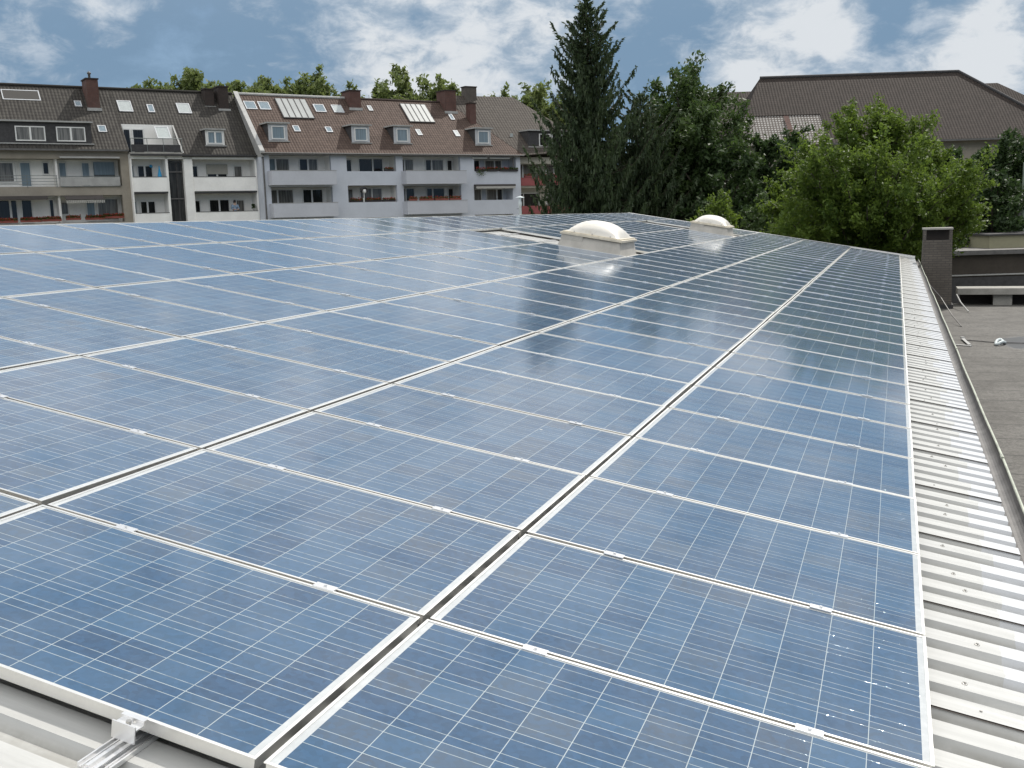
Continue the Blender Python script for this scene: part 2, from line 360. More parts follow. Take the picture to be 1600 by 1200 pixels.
def acrylic():
    m, t, b = new_mat('opal_acrylic')
    oc = t.node('ShaderNodeTexCoord').outputs['Object']
    dirt = t.ramp(t.noise(oc, 7.0, 8.0, 0.7), 0.45, 0.8)
    s = t.node('ShaderNodeSeparateXYZ'); t.l.new(oc, s.inputs[0])
    t.l.new(t.mix(t.m('MULTIPLY', dirt, 0.6), (0.66, 0.635, 0.585), (0.46, 0.43, 0.36)), b.inputs['Base Color'])
    b.inputs['Roughness'].default_value = 0.40; b.inputs['Subsurface Weight'].default_value = 0.6; b.inputs['Subsurface Radius'].default_value = (0.1, 0.1, 0.1)
    return m
M['acrylic'] = acrylic()


def batten_mat():
    """open roof lath over pale membrane: cell grid in UV metres"""
    m, t, b = new_mat('battens_over_membrane')
    uv = t.node('ShaderNodeUVMap').outputs[0]
    s = t.node('ShaderNodeSeparateXYZ'); t.l.new(uv, s.inputs[0])
    fx = t.m('FRACT', t.m('DIVIDE', s.outputs[0], 0.24)); fy = t.m('FRACT', t.m('DIVIDE', s.outputs[1], 0.27))
    g = t.m('MAXIMUM', t.m('LESS_THAN', fx, 0.42), t.m('LESS_THAN', fy, 0.42))
    n = t.ramp(t.noise(uv, 1.5, 4.0), 0.3, 0.7)
    t.l.new(t.mix(g, t.mix(n, (0.30, 0.29, 0.27), (0.40, 0.39, 0.37)), (0.075, 0.06, 0.052)), b.inputs['Base Color'])
    b.inputs['Roughness'].default_value = 0.8
    return m
M['batten'] = batten_mat()


# ------------------------------------------------------------------ object helpers
class MB:
    """collects geometry and links it as ONE mesh object"""
    def __init__(s): s.v = []; s.f = []; s.uv = []; s.sm = False
    def add(s, vs, fs, uvs=None):
        o = len(s.v); s.v += [tuple(v) for v in vs]; s.f += [tuple(i + o for i in f) for f in fs]
        s.uv += uvs if uvs else [None] * len(fs)
        return s
    def quad(s, a, b, c, d, uv=None):
        return s.add((a, b, c, d), [(0, 1, 2, 3)], [uv])
    def poly(s, pts, uv=None):
        return s.add(pts, [tuple(range(len(pts)))], [uv])
    def box(s, x0, x1, y0, y1, z0, z1, T=None):
        p = [Vector((x, y, z)) for z in (z0, z1) for x, y in ((x0, y0), (x1, y0), (x1, y1), (x0, y1))]
        if T is not None: p = [T @ q for q in p]
        return s.add(p, [(3, 2, 1, 0), (4, 5, 6, 7), (0, 1, 5, 4), (1, 2, 6, 5), (2, 3, 7, 6), (3, 0, 4, 7)])
    def tube(s, pts, rad, n=8, caps=True):
        pts = [Vector(p) for p in pts]
        if not hasattr(rad, '__len__'): rad = [rad] * len(pts)
        o = len(s.v); up = Vector((0.12, 0.07, 1)).normalized()
        for i, p in enumerate(pts):
            d = (pts[min(i + 1, len(pts) - 1)] - pts[max(i - 1, 0)]).normalized()
            u = d.cross(up)
            if u.length < 1e-3: u = d.cross(Vector((1, 0, 0)))
            u.normalize(); v = d.cross(u)
            for k in range(n):
                a = 2 * math.pi * k / n; q = p + (u * math.cos(a) + v * math.sin(a)) * rad[i]; s.v.append(tuple(q))
        for i in range(len(pts) - 1):
            for k in range(n):
                s.f.append((o + i * n + k, o + i * n + (k + 1) % n, o + (i + 1) * n + (k + 1) % n, o + (i + 1) * n + k)); s.uv.append(None)
        if caps:
            s.f.append(tuple(o + k for k in range(n))[::-1]); s.uv.append(None)
            s.f.append(tuple(o + (len(pts) - 1) * n + k for k in range(n))); s.uv.append(None)
        return s
    def lathe(s, prof, n=16, c=(0, 0, 0)):
        o = len(s.v)
        for r, z in prof:
            for k in range(n):
                a = 2 * math.pi * k / n; s.v.append((c[0] + r * math.cos(a), c[1] + r * math.sin(a), c[2] + z))
        for i in range(len(prof) - 1):
            for k in range(n):
                s.f.append((o + i * n + k, o + i * n + (k + 1) % n, o + (i + 1) * n + (k + 1) % n, o + (i + 1) * n + k)); s.uv.append(None)
        return s
    def cards(s, P, U, V):
        """many leaf quads: centres P, half axes U and V (n x 3 arrays)"""
        o = len(s.v); q = np.stack([P - U - V, P + U - V * 0.3, P + U * 0.2 + V, P - U * 0.7 + V * 0.5], 1).reshape(-1, 3)
        s.v += [tuple(r) for r in q.tolist()]
        s.f += [(o + 4 * i, o + 4 * i + 1, o + 4 * i + 2, o + 4 * i + 3) for i in range(len(P))]; s.uv += [None] * len(P)
        return s
    def mesh(s, name, mat, smooth=False):
        me = bpy.data.meshes.new(name); me.from_pydata(s.v, [], s.f); me.materials.append(mat)
        if any(u is not None for u in s.uv):
            ul = me.uv_layers.new(name='UVMap'); k = 0
            for f, u in zip(s.f, s.uv):
                for i in range(len(f)):
                    if u is not None: ul.data[k].uv = u[i]
                    k += 1
        if smooth or s.sm: me.polygons.foreach_set('use_smooth', [True] * len(me.polygons))
        me.update(); return me
    def build(s, name, mat, parent=None, smooth=False):
        o = bpy.data.objects.new(name, s.mesh(name, M[mat] if isinstance(mat, str) else mat, smooth))
        COL.objects.link(o)
        if parent is not None: o.parent = parent
        return o


def tag(o, label=None, cat=None, group=None, kind=None):
    if label: o['label'] = label
    if cat: o['category'] = cat
    if group: o['group'] = group
    if kind: o['kind'] = kind
    return o


def thing(name, label, cat, loc=(0, 0, 0), rot=(0, 0, 0), group=None):
    o = bpy.data.objects.new(name, None); o.empty_display_size = 0.2; COL.objects.link(o)
    o.location = loc; o.rotation_euler = rot
    return tag(o, label, cat, group)


def copy_tree(o, parent=None):
    c = o.copy(); COL.objects.link(c)
    if parent is not None: c.parent = parent
    for ch in list(o.children): copy_tree(ch, c)
    return c


AXH = Vector((-CROT[0][2], -CROT[1][2], 0)).normalized()
def spot(px, D, z=0.0, py=335):
    """ground position at depth D (metres along the view axis) under a photo column"""
    d = cray(px, py); k = D / d.dot(AXH); p = CAM + d * k
    return Vector((p.x, p.y, z))
def zat(px, py, D):
    d = cray(px, py); return CAM.z + d.z * D / d.dot(AXH)


# ------------------------------------------------------------------ ground
GZ = -4.2
g = MB(); g.quad((-400, -500, GZ), (900, -500, GZ), (900, 700, GZ), (-400, 700, GZ)); tag(g.build('ground', 'ground'), kind='structure')

# ------------------------------------------------------------------ hall carrying the array
TILT = R(10.0); CT, ST = math.cos(TILT), math.sin(TILT)
PU, PV = 1.01, 1.66289
U0, U1, VE, VR = -4.6, 36.8, -0.51, 10.06     # roof extent: along the eave, eave edge, ridge
NC, NTR = -0.075, -0.110                       # crown and trough of the ribs below the glass plane
def rf(u, v, n, dz=0.0): return Vector((u, v * CT - n * ST, v * ST + n * CT - dz))
ROOFROT = (TILT, 0, 0)

hall = thing('hall_building', 'low hall with shallow ribbed pale metal roof carrying the solar array', 'building', (0, 0, GZ))
def hz(p): return (p[0], p[1], p[2] - GZ)
wl = MB(); wl.box(U0 + .2, U1 - .2, -0.28, 20.0, 0, -GZ - .42)
wl.build('wall', 'hallwall', hall)
sheet_root = thing('roof_frame', None, None); sheet_root.parent = hall; sheet_root.location = (0, 0, -GZ); sheet_root.rotation_euler = ROOFROT
for k_ in ('label', 'category'):
    if k_ in sheet_root: del sheet_root[k_]
# rebuild as a mesh part: purlins below the sheets carry them
pm = MB()
for v in (0.1, 2.0, 4.0, 6.0, 8.0, 9.8): pm.box(U0 + .1, U1 - .1, v - .05, v + .05, NTR - .18, NTR - .012)
bpy.data.objects.remove(sheet_root)
purl = pm.build('purlins', 'zinc', hall); purl.location = (0, 0, -GZ); purl.rotation_euler = ROOFROT
RP = 0.207
def rib_profile(nr):
    out = []
    for k in range(nr):
        x = k * RP
        out += [(x, NC), (x + 0.112, NC), (x + 0.135, NTR), (x + 0.184, NTR)]
    out.append((nr * RP, NC)); return out
nsh = int((U1 - U0) / (5 * RP))
prof = rib_profile(5)
shm = MB()
for i in range(len(prof) - 1):
    (a, na), (b, nb) = prof[i], prof[i + 1]
    shm.quad((a, VE, na), (b, VE, nb), (b, VR, nb), (a, VR, na))
# end skin so the sheet edge has thickness
for i in range(len(prof) - 1):
    (a, na), (b, nb) = prof[i], prof[i + 1]
    shm.quad((a, VE, na - .003), (b, VE, nb - .003), (b, VE, nb), (a, VE, na))
lap = MB()
sheet_mesh = None
for k in range(nsh):
    if k == 0:
        o = shm.build('roof_sheet', 'sheet', hall); o0 = o
        lp = MB(); lp.quad((0.0, VE, NC + .0045), (.112, VE, NC + .0045), (.112, VR, NC + .0045), (0.0, VR, NC + .0045))
        lp.quad((0.0, VE, NC - .006), (0.0, VE, NC + .0045), (0.0, VR, NC + .0045), (0.0, VR, NC - .006))
        lp.quad((-.009, VE, NC + .001), (0.0, VE, NC + .001), (0.0, VR, NC + .001), (-.009, VR, NC + .001))
        lm = lp.build('sheet_lap', 'sheet', o); lm.data.materials.append(M['dark'])
        lm.data.polygons[1].material_index = 1; lm.data.polygons[2].material_index = 1  # dark strip beside each lap paints its shadow gap
    else:
        o = copy_tree(o0, hall)
    o.location = (U0 + k * 5 * RP, 0, -GZ); o.rotation_euler = ROOFROT
# screws on the crowns near the eave
scm = MB(); scm.lathe([(0.0, .009), (.005, .009), (.005, .004), (.010, .003), (.011, 0)], 10)
sc0 = None
for k in range(60):
    u = U0 + RP * (int(k * 1.0) * 2 + (k % 3 == 0)) + 0.055
    if u > 17: break
    v = -0.20 + 0.10 * random.random() - 0.02
    if sc0 is None: sc0 = scm.build('roof_screw', 'steel', hall); o = sc0
    else: o = sc0.copy(); COL.objects.link(o); o.parent = hall
    p = rf(u, v, NC); o.location = hz(p); o.rotation_euler = ROOFROT
# ridge cap, rear slope, verge flashing at the far end
rc = MB(); a, b, c = rf(0, VR - .14, NC + .012), rf(0, VR + .03, NC + .030), None
ry, rz = b.y, b.z
rc.add([hz((U0, a.y, a.z)), hz((U1, a.y, a.z)), hz((U1, ry, rz)), hz((U0, ry, rz)), hz((U1, 2 * ry - a.y, a.z)), hz((U0, 2 * ry - a.y, a.z))], [(0, 1, 2, 3), (3, 2, 4, 5)])
rc.build('ridge_cap', 'sheet', hall)
rr = MB()
rr.quad(hz((U0, ry + .02, rz - .02)), hz((U1, ry + .02, rz - .02)), hz((U1, 20.3, rz - (20.3 - ry) * math.tan(TILT))), hz((U0, 20.3, rz - (20.3 - ry) * math.tan(TILT))))
rr.build('rear_roof', 'sheet', hall)
vf = MB(); vf.box(U1 - .24, U1 + .02, VE, VR, NC + .003, NC + .066); vf.box(U1 - .01, U1 + .03, VE, VR, NC - .25, NC + .068)
o = vf.build('verge_flashing', 'frame', hall); o.location = (0, 0, -GZ); o.rotation_euler = ROOFROT
# gutter: half-round trough with a rolled outer rim, brackets
gy = rf(0, VE - .045, 0).y; gz = rf(0, VE, NTR).z - .005
gt = MB(); n = 10; gr = 0.062
for i in range(n):
    a0, a1 = math.pi + math.pi * i / n, math.pi + math.pi * (i + 1) / n
    p0 = (gy + gr * math.cos(a0), gz + gr * math.sin(a0)); p1 = (gy + gr * math.cos(a1), gz + gr * math.sin(a1))
    gt.quad(hz((U0, *p0)), hz((U1, *p0)), hz((U1, *p1)), hz((U0, *p1)))
    q0 = (gy + (gr - .004) * math.cos(a0), gz + (gr - .004) * math.sin(a0)); q1 = (gy + (gr - .004) * math.cos(a1), gz + (gr - .004) * math.sin(a1))
    gt.quad(hz((U0, *q1)), hz((U1, *q1)), hz((U1, *q0)), hz((U0, *q0)))
gut = gt.build('gutter', 'zinc', hall, True)
gp = MB(); pts = []
for i in range(140):
    u = U0 + (U1 - U0) * i / 139
    pts.append(hz((u, gy - gr - .004 + .004 * math.sin(u * .9) + .002 * math.sin(u * 2.1), gz + .006 + .005 * math.sin(u * .8 + 1))))
gp.tube(pts, .010, 8); gp.build('gutter_rim', 'zincrim', gut, True)
for k, u in enumerate((-1.0, 5.1, 11.4, 17.0, 23)):
    bk = MB()
    for i in range(8):
        a0, a1 = math.pi * .93 + math.pi * .5 * i / 8, math.pi * .93 + math.pi * .5 * (i + 1) / 8
        r_ = gr + .005
        bk.quad(hz((u - .05, gy + r_ * math.cos(a0), gz + r_ * math.sin(a0))), hz((u + .05, gy + r_ * math.cos(a0), gz + r_ * math.sin(a0))), hz((u + .05, gy + r_ * math.cos(a1), gz + r_ * math.sin(a1))), hz((u - .05, gy + r_ * math.cos(a1), gz + r_ * math.sin(a1))))
    bk.tube([hz((u - .05, gy - gr - .006, gz + .008)), hz((u + .05, gy - gr - .006, gz + .008))], .0135, 8)
    bk.build('gutter_bracket', 'zincrim', gut)

# ------------------------------------------------------------------ solar panels
FR, LIP = 0.010, 0.005
fm = MB(); hx, hy = PW / 2, PL / 2
def ring(q, w, z0, z1):
    a, b = hx - q, hy - q
    for x0, x1, y0, y1 in ((-a, a, -b, -b + w), (-a, a, b - w, b), (-a, -a + w, -b + w, b - w), (a - w, a, -b + w, b - w)): fm.box(x0, x1, y0, y1, z0, z1)
ring(0, FR, -.0028, 0.0); ring(LIP, FR - LIP, -.0385, -.0029); ring(LIP, .022, -.041, -.0386)
frame_me = fm.mesh('frame', M['alu'])
cm = MB(); e = FR - .002; cm.quad((-hx + e, -hy + e, -.0035), (hx - e, -hy + e, -.0035), (hx - e, hy - e, -.0035), (-hx + e, hy - e, -.0035))
cm.quad((-hx + e, hy - e, -.009), (hx - e, hy - e, -.009), (hx - e, -hy + e, -.009), (-hx + e, -hy + e, -.009))
cell_me = cm.mesh('cell_sheet', M['cells'])
kl = MB()   # mid clamp bridging the joint on the panel's near long edge
kl.box(-.019, .019, -.042, .042, .0006, .0042); kl.box(-.006, .006, -.042, .042, -.03, .0006)
kl.lathe([(0, .0115), (.006, .0115), (.0065, .0042)], 8)
clamp_me = kl.mesh('clamp', M['alubright'])
ORD = ['first', 'second', 'third', 'fourth', 'fifth', 'sixth']
def nth(k):
    if k <= 6: return ORD[k - 1]
    return str(k) + ('th' if 10 <= k % 100 <= 20 else {1: 'st', 2: 'nd', 3: 'rd'}.get(k % 10, 'th'))
SKIP = {(3, 16), (3, 17), (4, 16), (4, 17), (3, 30), (3, 31), (4, 30), (4, 31)}
COLN = ['column beside the bare metal strip', 'second column from the bare metal strip', 'third column from the bare metal strip', 'third column down from the ridge', 'second column down from the ridge', 'column along the ridge']
for c in range(6):
    for j in range(-1, 36):
        if (c, j) in SKIP or (c == 0 and j == 35): continue
        r = thing('solar_panel', 'blue solar panel, %s row from near edge, %s' % (nth(j + 2), COLN[c]), 'solar panel', group='solar panels covering the hall roof')
        jz = random.gauss(0, .0012)
        r.location = rf((j + .5) * PU, (c + .5) * PV + random.gauss(0, .0015), jz)
        r.rotation_euler = (TILT + R(random.gauss(0, .10)), R(random.gauss(0, .13)), R(random.gauss(0, .04)))
        for nm, me in (('frame', frame_me), ('cell_sheet', cell_me)):
            o = bpy.data.objects.new(nm, me); COL.objects.link(o); o.parent = r
        if j > -1 and (c, j - 1) not in SKIP:
            for yy in (-PL / 2 + .37, -PL / 2 + 1.245):
                o = bpy.data.objects.new('clamp', clamp_me); COL.objects.link(o); o.parent = r; o.location = (-PU / 2 + random.gauss(0, .001), yy + random.gauss(0, .012), 0)
# mounting rails under each column, an end clamp where each one starts
rlm = MB(); L0, L1 = -1.165, 36.45
for y0, y1, z0, z1 in ((-.043, .043, -.0735, -.070), (-.043, -.038, -.070, -.060), (.038, .043, -.070, -.060), (-.030, -.026, -.070, -.063), (.026, .030, -.070, -.063), (-.011, -.007, -.070, -.058), (.007, .011, -.070, -.058), (-.018, -.011, -.061, -.058), (.011, .018, -.061, -.058)):
    rlm.box(L0, L1, y0, y1, z0, z1)
rail_me = rlm.mesh('profile', M['alubright'])
ec = MB(); eu = -1.010 - .0105
ec.box(eu - .030, eu - .026, -.037, .037, -.047, .003)     # outer plate
ec.box(eu - .026, eu + .004, -.037, .037, -.012, -.008)
ec.box(eu + .004, eu + .008, -.037, .037, -.012, .0012); ec.box(eu + .004, eu + .020, -.037, .037, .0012, .0040)
endc_me = ec.mesh('end_clamp', M['alubright'])
eb = MB(); eb.lathe([(0, .010), (.007, .010), (.0075, 0)], 8, (eu - .010, 0, -.008)); bolt_me = eb.mesh('bolt', M['steel'])
rs = MB()
for yy in (-.024, .024): rs.lathe([(0, .006), (.006, .006), (.008, 0)], 8, (L0 + .03, yy, -.070))
rsc_me = rs.mesh('rail_screws', M['steel'])
for c in range(6):
    for q, off in enumerate((.37, 1.245)):
        r = thing('mounting_rail', '%s aluminium mounting rail beneath the %s' % ('lower' if q == 0 else 'upper', COLN[c]), 'rail', group='mounting rails under the panels')
        r.location = rf(0, c * PV + .0115 + off, 0); r.rotation_euler = ROOFROT
        pr = None
        for nm, me in (('profile', rail_me), ('end_clamp', endc_me), ('rail_screws', rsc_me)):
            o = bpy.data.objects.new(nm, me); COL.objects.link(o); o.parent = r
            if nm == 'end_clamp':
                b_ = bpy.data.objects.new('bolt', bolt_me); COL.objects.link(b_); b_.parent = o

# ------------------------------------------------------------------ roof skylights
def skylight(u, v, label):
    S = 0.61
    r = thing('roof_skylight', label, 'skylight', rf(u, v, NC), ROOFROT, 'dome skylights on the hall roof')
    cb = MB(); b0, b1, h = S + .05, S - .03, .27
    P = lambda q, z: [(-q, -q, z), (q, -q, z), (q, q, z), (-q, q, z)]
    cb.add(P(b0, 0) + P(b1, h) + P(b1 - .05, h), [(0, 1, 5, 4), (1, 2, 6, 5), (2, 3, 7, 6), (3, 0, 4, 7), (4, 5, 9, 8), (5, 6, 10, 9), (6, 7, 11, 10), (7, 4, 8, 11)])
    cb.box(-b0 - .10, b0 + .10, -b0 - .10, b0 + .10, 0.002, .012)
    cb.build('curb', 'curb', r)
    ap = MB(); ap.box(-b1 - .03, b1 + .03, b1 - .42, b1 + .02, h - .10, h + .012)
    ap.build('metal_apron', 'curb', r)
    rm = MB()
    for k, (q, z0, z1) in enumerate(((S + .02, h + .012, h + .052), (S - .02, h + .052, h + .075))):
        for x0, x1, y0, y1 in ((-q, q, -q, -q + .09), (-q, q, q - .09, q), (-q, -q + .09, -q + .09, q - .09), (q - .09, q, -q + .09, q - .09)):
            rm.box(x0, x1, y0, y1, z0, z1)
    rimo = rm.build('rim', 'rim', r)
    for sx in (-1, 1):
        for sy in (-.6, 0, .6):
            bl = MB(); bl.lathe([(0, .022), (.011, .022), (.013, 0)], 8, (sx * (S - .05), sy * S, h + .075)); bl.build('rim_bolt', 'steel', rimo)
    dm = MB(); N = 24; q = S - .075; H = .26; z0 = h + .062
    for i in range(N + 1):
        for k in range(N + 1):
            x, y = -1 + 2 * i / N, -1 + 2 * k / N
            f = max(0.0, (1 - abs(x) ** 2.3)) * max(0.0, (1 - abs(y) ** 2.3))
            dm.v.append((x * q, y * q, z0 + .012 + H * f ** .62))
    for i in range(N):
        for k in range(N):
            a_ = i * (N + 1) + k; dm.f.append((a_, a_ + N + 1, a_ + N + 2, a_ + 1)); dm.uv.append(None)
    dm.build('dome', 'acrylic', r, True)
    return r
skylight(17.15, 5.84, 'opal dome skylight on grey curb, the nearer and larger in view of two')
skylight(31.55, 5.95, 'opal dome skylight near the far roof edge, the farther of two')
# vent pipe beyond the ridge
vp = spot(813, 31.0); vpz = zat(813, 306, 31.0)
vt = thing('vent_pipe', 'slim pale vent pipe with flat conical hat behind the roof ridge', 'vent pipe', (vp.x, vp.y, vpz - 1.08)); vt.scale = (1.2, 1.2, 1.2)
pp = MB(); pp.lathe([(.034, 0), (.034, .66), (.044, .66), (.044, .74), (.026, .80), (.018, .82), (.018, .855)], 14); pp.build('pipe', 'plastic', vt, True)
ph = MB(); ph.lathe([(.11, .850), (.11, .858), (.06, .882), (0, .90)], 16); ph.build('hat', 'plastic', vt, True)

# ------------------------------------------------------------------ flat-roofed annex right of the gutter
FZ = -1.6
WET = (23.9, -2.75)
M['felt'] = flat_mat()
annex = thing('flat_roof_annex', 'annex with worn grey felt flat roof beside the gutter', 'building', (0, 0, GZ))
aw = MB(); aw.box(-6, 34.6, -12, gy - .12, 0, FZ - GZ - .02); aw.build('wall', 'hallwall', annex)
ar = MB(); ar.box(-6, 34.6, -12, gy - .10, FZ - GZ - .016, FZ - GZ); ro = ar.build('felt_roof', 'felt', annex)
cop = MB(); cop.box(33.8, 34.8, -12, -1.78, FZ - GZ + .36, FZ - GZ + .56)
cop.build('coping_slab', 'concrete', annex)
for y in (-3.15, -5.8, -8.4):
    po = MB(); po.box(34.0, 34.5, y - .28, y + .28, FZ - GZ, FZ - GZ + .36); po.build('coping_pier', 'concrete', annex)
bd = MB(); bd.box(34.6, 34.7, -12, -1.9, FZ - GZ - .3, FZ - GZ + .34); bd.build('recess_dark_sheet', 'dark', annex)  # near-black sheet closing the opening under the slab

# brick chimney on the annex
cy0, cy1, cx0, cx1 = -1.52, -0.655, 32.7, 33.7
ch = thing('brick_chimney', 'square grey brick chimney with open slot under its stone cap', 'chimney', ((cx0 + cx1) / 2, (cy0 + cy1) / 2, FZ))
sh = MB(); ax_, ay_, H1, H2 = .49, .43, 2.17, 2.50
P = lambda a, b, z: [(-a, -b, z), (a, -b, z), (a, b, z), (-a, b, z)]
sh.add(P(ax_ + .03, ay_ + .045, 0) + P(ax_, ay_, H1), [(0, 1, 5, 4), (1, 2, 6, 5), (2, 3, 7, 6), (3, 0, 4, 7), (4, 5, 6, 7)])
shaft = sh.build('shaft', 'greybrick', ch)
for sx in (-1, 1):
    for sy in (-1, 1):
        p_ = MB(); p_.box(min(sx * ax_, sx * (ax_ - .1)), max(sx * ax_, sx * (ax_ - .1)), min(sy * ay_, sy * (ay_ - .09)), max(sy * ay_, sy * (ay_ - .09)), H1, H2); p_.build('cap_pier', 'greybrick', ch)
lb = MB(); lb.box(-ax_ + .30, ax_ - .12, -ay_ + .1, ay_ - .1, H1 + .002, H2 - .002); lb.build('flue_lining', 'dark', ch)
cpm = MB(); cpm.box(-ax_ - .02, ax_ + .02, -ay_ - .02, ay_ + .02, H2, H2 + .055); cpm.build('cap_slab', 'concrete', ch)
ft = MB(); ft.box(-ax_ - .06, ax_ + .06, -ay_ - .09, ay_ + .09, 0.001, .13); ft.build('base_flashing', 'slatedark', ch)

# lightning conductors on the flat roof
def cable(pts, r, label, name='lightning_conductor', mat='zinc'):
    t = MB(); t.tube(pts, r, 6); return tag(t.build(name, mat), label, 'cable')
cable([(29.9, gy - gr, gz + .02), (29.9, gy - gr - .12, gz - .35), (29.6, -1.12, -1.0), (28.4, -1.38, FZ + .2), (27.2, -1.56, FZ + .02)], .016, 'thin grey conductor rod sloping from the gutter down to the felt roof')
cable([(33.1, -1.72, FZ + .42), (32.2, -1.80, FZ + .24), (31.4, -1.98, FZ + .03)], .022, 'short pale rod leaning from the chimney foot onto the flat roof', 'metal_rod', 'stone')
cable([(24.1, -1.50, FZ + .015), (23.9, -1.75, FZ + .02), (23.7, -2.1, FZ + .015), (23.6, -2.6, FZ + .02), (23.3, -4.6, FZ + .015)], .012, 'thin cable running across the felt roof past the wet patch', 'roof_cable')
lt = MB(); lt.box(-.36, .36, -.045, .045, 0, .02); o = tag(lt.build('metal_strip', 'stone'), 'long pale metal strip lying on the felt roof next to the gutter', 'strip'); o.location = (23.15, -1.24, FZ + .004); o.rotation_euler = (0, 0, R(-122))
lt = MB(); lt.box(-.62, .62, -.035, .035, 0, .02); lt.lathe([(0, .05), (.05, .05), (.06, .02)], 10, (.6, 0, 0)); o = tag(lt.build('metal_strip', 'stone'), 'short pale strip with a round end crossing the longer strip', 'strip'); o.location = (23.65, -1.47, FZ + .026); o.rotation_euler = (0, 0, R(4))
hd = MB(); hd.sm = True
ring = [(.30 * math.cos(a) * (1 + .2 * math.sin(3 * a)), .09 * math.sin(a), .05 + .03 * math.sin(2 * a)) for a in [2 * math.pi * k / 18 for k in range(19)]]
hd.tube(ring, .035, 8, False); hd.box(-.07, .07, -.03, .03, 0, .05)
o = tag(hd.build('plastic_holder', 'plastic'), 'pale looped plastic piece lying at the edge of the wet patch', 'roof debris'); o.location = (23.45, -2.2, FZ + .004); o.rotation_euler = (0, 0, R(-12))

# ------------------------------------------------------------------ low buildings beyond the annex
gb = thing('garage_block', 'low shaded brown garage block with pale roof edge behind the felt roof', 'garage', spot(1570, 46, GZ), (0, 0, math.atan2(AXH.y, AXH.x) - R(90)))
def bz(py, D, px=1560): return zat(px, py, D) - GZ
q = MB(); q.box(-3.6, 9, 0, 5, 0, bz(397, 46)); q.build('wall', 'shedwall', gb)
q = MB(); q.box(-3.7, 9, -.25, 5, bz(397, 46) + .002, bz(390, 46)); q.build('roof_edge', 'zinc', gb)
q = MB(); q.box(-3.6, 9, -.08, -.004, bz(429.5, 46), bz(427.5, 46)); q.build('wall_rail', 'stone', gb)
q = MB(); q.box(-3.6, 9, -.03, -.003, 0, bz(432, 46)); q.build('garage_door', 'slatedark', gb)
ub = thing('yellow_penthouse', 'small pale yellow flat block standing on the garage roof', 'building', spot(1572, 47.5, bz(390, 46) + GZ), (0, 0, math.atan2(AXH.y, AXH.x) - R(90)))
q = MB(); q.box(-.7, 5, 0, 3, 0.002, zat(1560, 368, 47.5) - (bz(390, 46) + GZ)); q.build('wall', 'cream2', ub)
q = MB(); q.box(-.8, 5.1, -.12, 3.1, zat(1560, 368, 47.5) - (bz(390, 46) + GZ) + .002, zat(1560, 365.5, 47.5) - (bz(390, 46) + GZ)); q.build('roof_edge', 'slatedark', ub)
po = MB(); po.lathe([(.10, 0), (.10, 3.6), (0, 3.62)], 10); o = tag(po.build('pale_post', 'greenpole'), 'pale green upright post at the right edge behind the yellow block', 'post')
sp = spot(1598.5, 52, 0); o.location = (sp.x, sp.y, zat(1598, 366, 52) - .1)
bk = thing('dark_gap_fill', 'dark filler wall standing in for the shade between the trees at right', 'shed', spot(1560, 53, GZ), (0, 0, math.atan2(AXH.y, AXH.x) - R(90)))
q = MB(); q.box(-3.2, 4, 0, 3, 0, zat(1550, 330, 53) - GZ); q.build('wall', 'slatedark', bk)  # dark surface added to stand in for shade between the trees

# ------------------------------------------------------------------ terraced houses
HAZ = R(20.37 - 57.0)
HO = Vector((74.538, 43.965, 0.0))
HM = Matrix.Translation(HO) @ Matrix.Rotation(HAZ, 4, 'Z')
def hpt(s, y, z): return HM @ Vector((s, y, z))
HG = GZ
ROOFT = lambda s, y0, z0, y1, z1: None


def holes_wall(mb, s0, s1, z0, z1, y0, y1, holes):
    S = sorted({s0, s1, *[h[0] for h in holes], *[h[1] for h in holes]}); S = [s for s in S if s0 <= s <= s1]
    Z = sorted({z0, z1, *[h[2] for h in holes], *[h[3] for h in holes]}); Z = [z for z in Z if z0 <= z <= z1]
    for j in range(len(Z) - 1):
        run = None
        for i in range(len(S) - 1):
            c = ((S[i] + S[i + 1]) / 2, (Z[j] + Z[j + 1]) / 2)
            solid = not any(h[0] < c[0] < h[1] and h[2] < c[1] < h[3] for h in holes)
            if solid and run is None: run = S[i]
            if run is not None and (not solid or i == len(S) - 2):
                e = S[i + 1] if solid else S[i]
                mb.box(run, e, y0, y1, Z[j], Z[j + 1]); run = None


def house(name, label, s0, s1):
    """root of a house: children are in facade coordinates (s right, y back, z up)"""
    sm = (s0 + s1) / 2
    r = thing(name, label, 'house', hpt(sm, 0, HG), (0, 0, HAZ)); r['sm'] = 0.0
    del r['sm']
    OFF[r.name] = Vector((-sm, 0, -HG)); return r
OFF = {}


def part(mb, name, mat, root, smooth=False, parent=None):
    """link a mesh given in facade coordinates under a house (or under one of its parts)"""
    off = OFF[root.name]
    mb.v = [(v[0] + off.x, v[1] + off.y, v[2] + off.z) for v in mb.v]
    return mb.build(name, mat, parent or root, smooth)


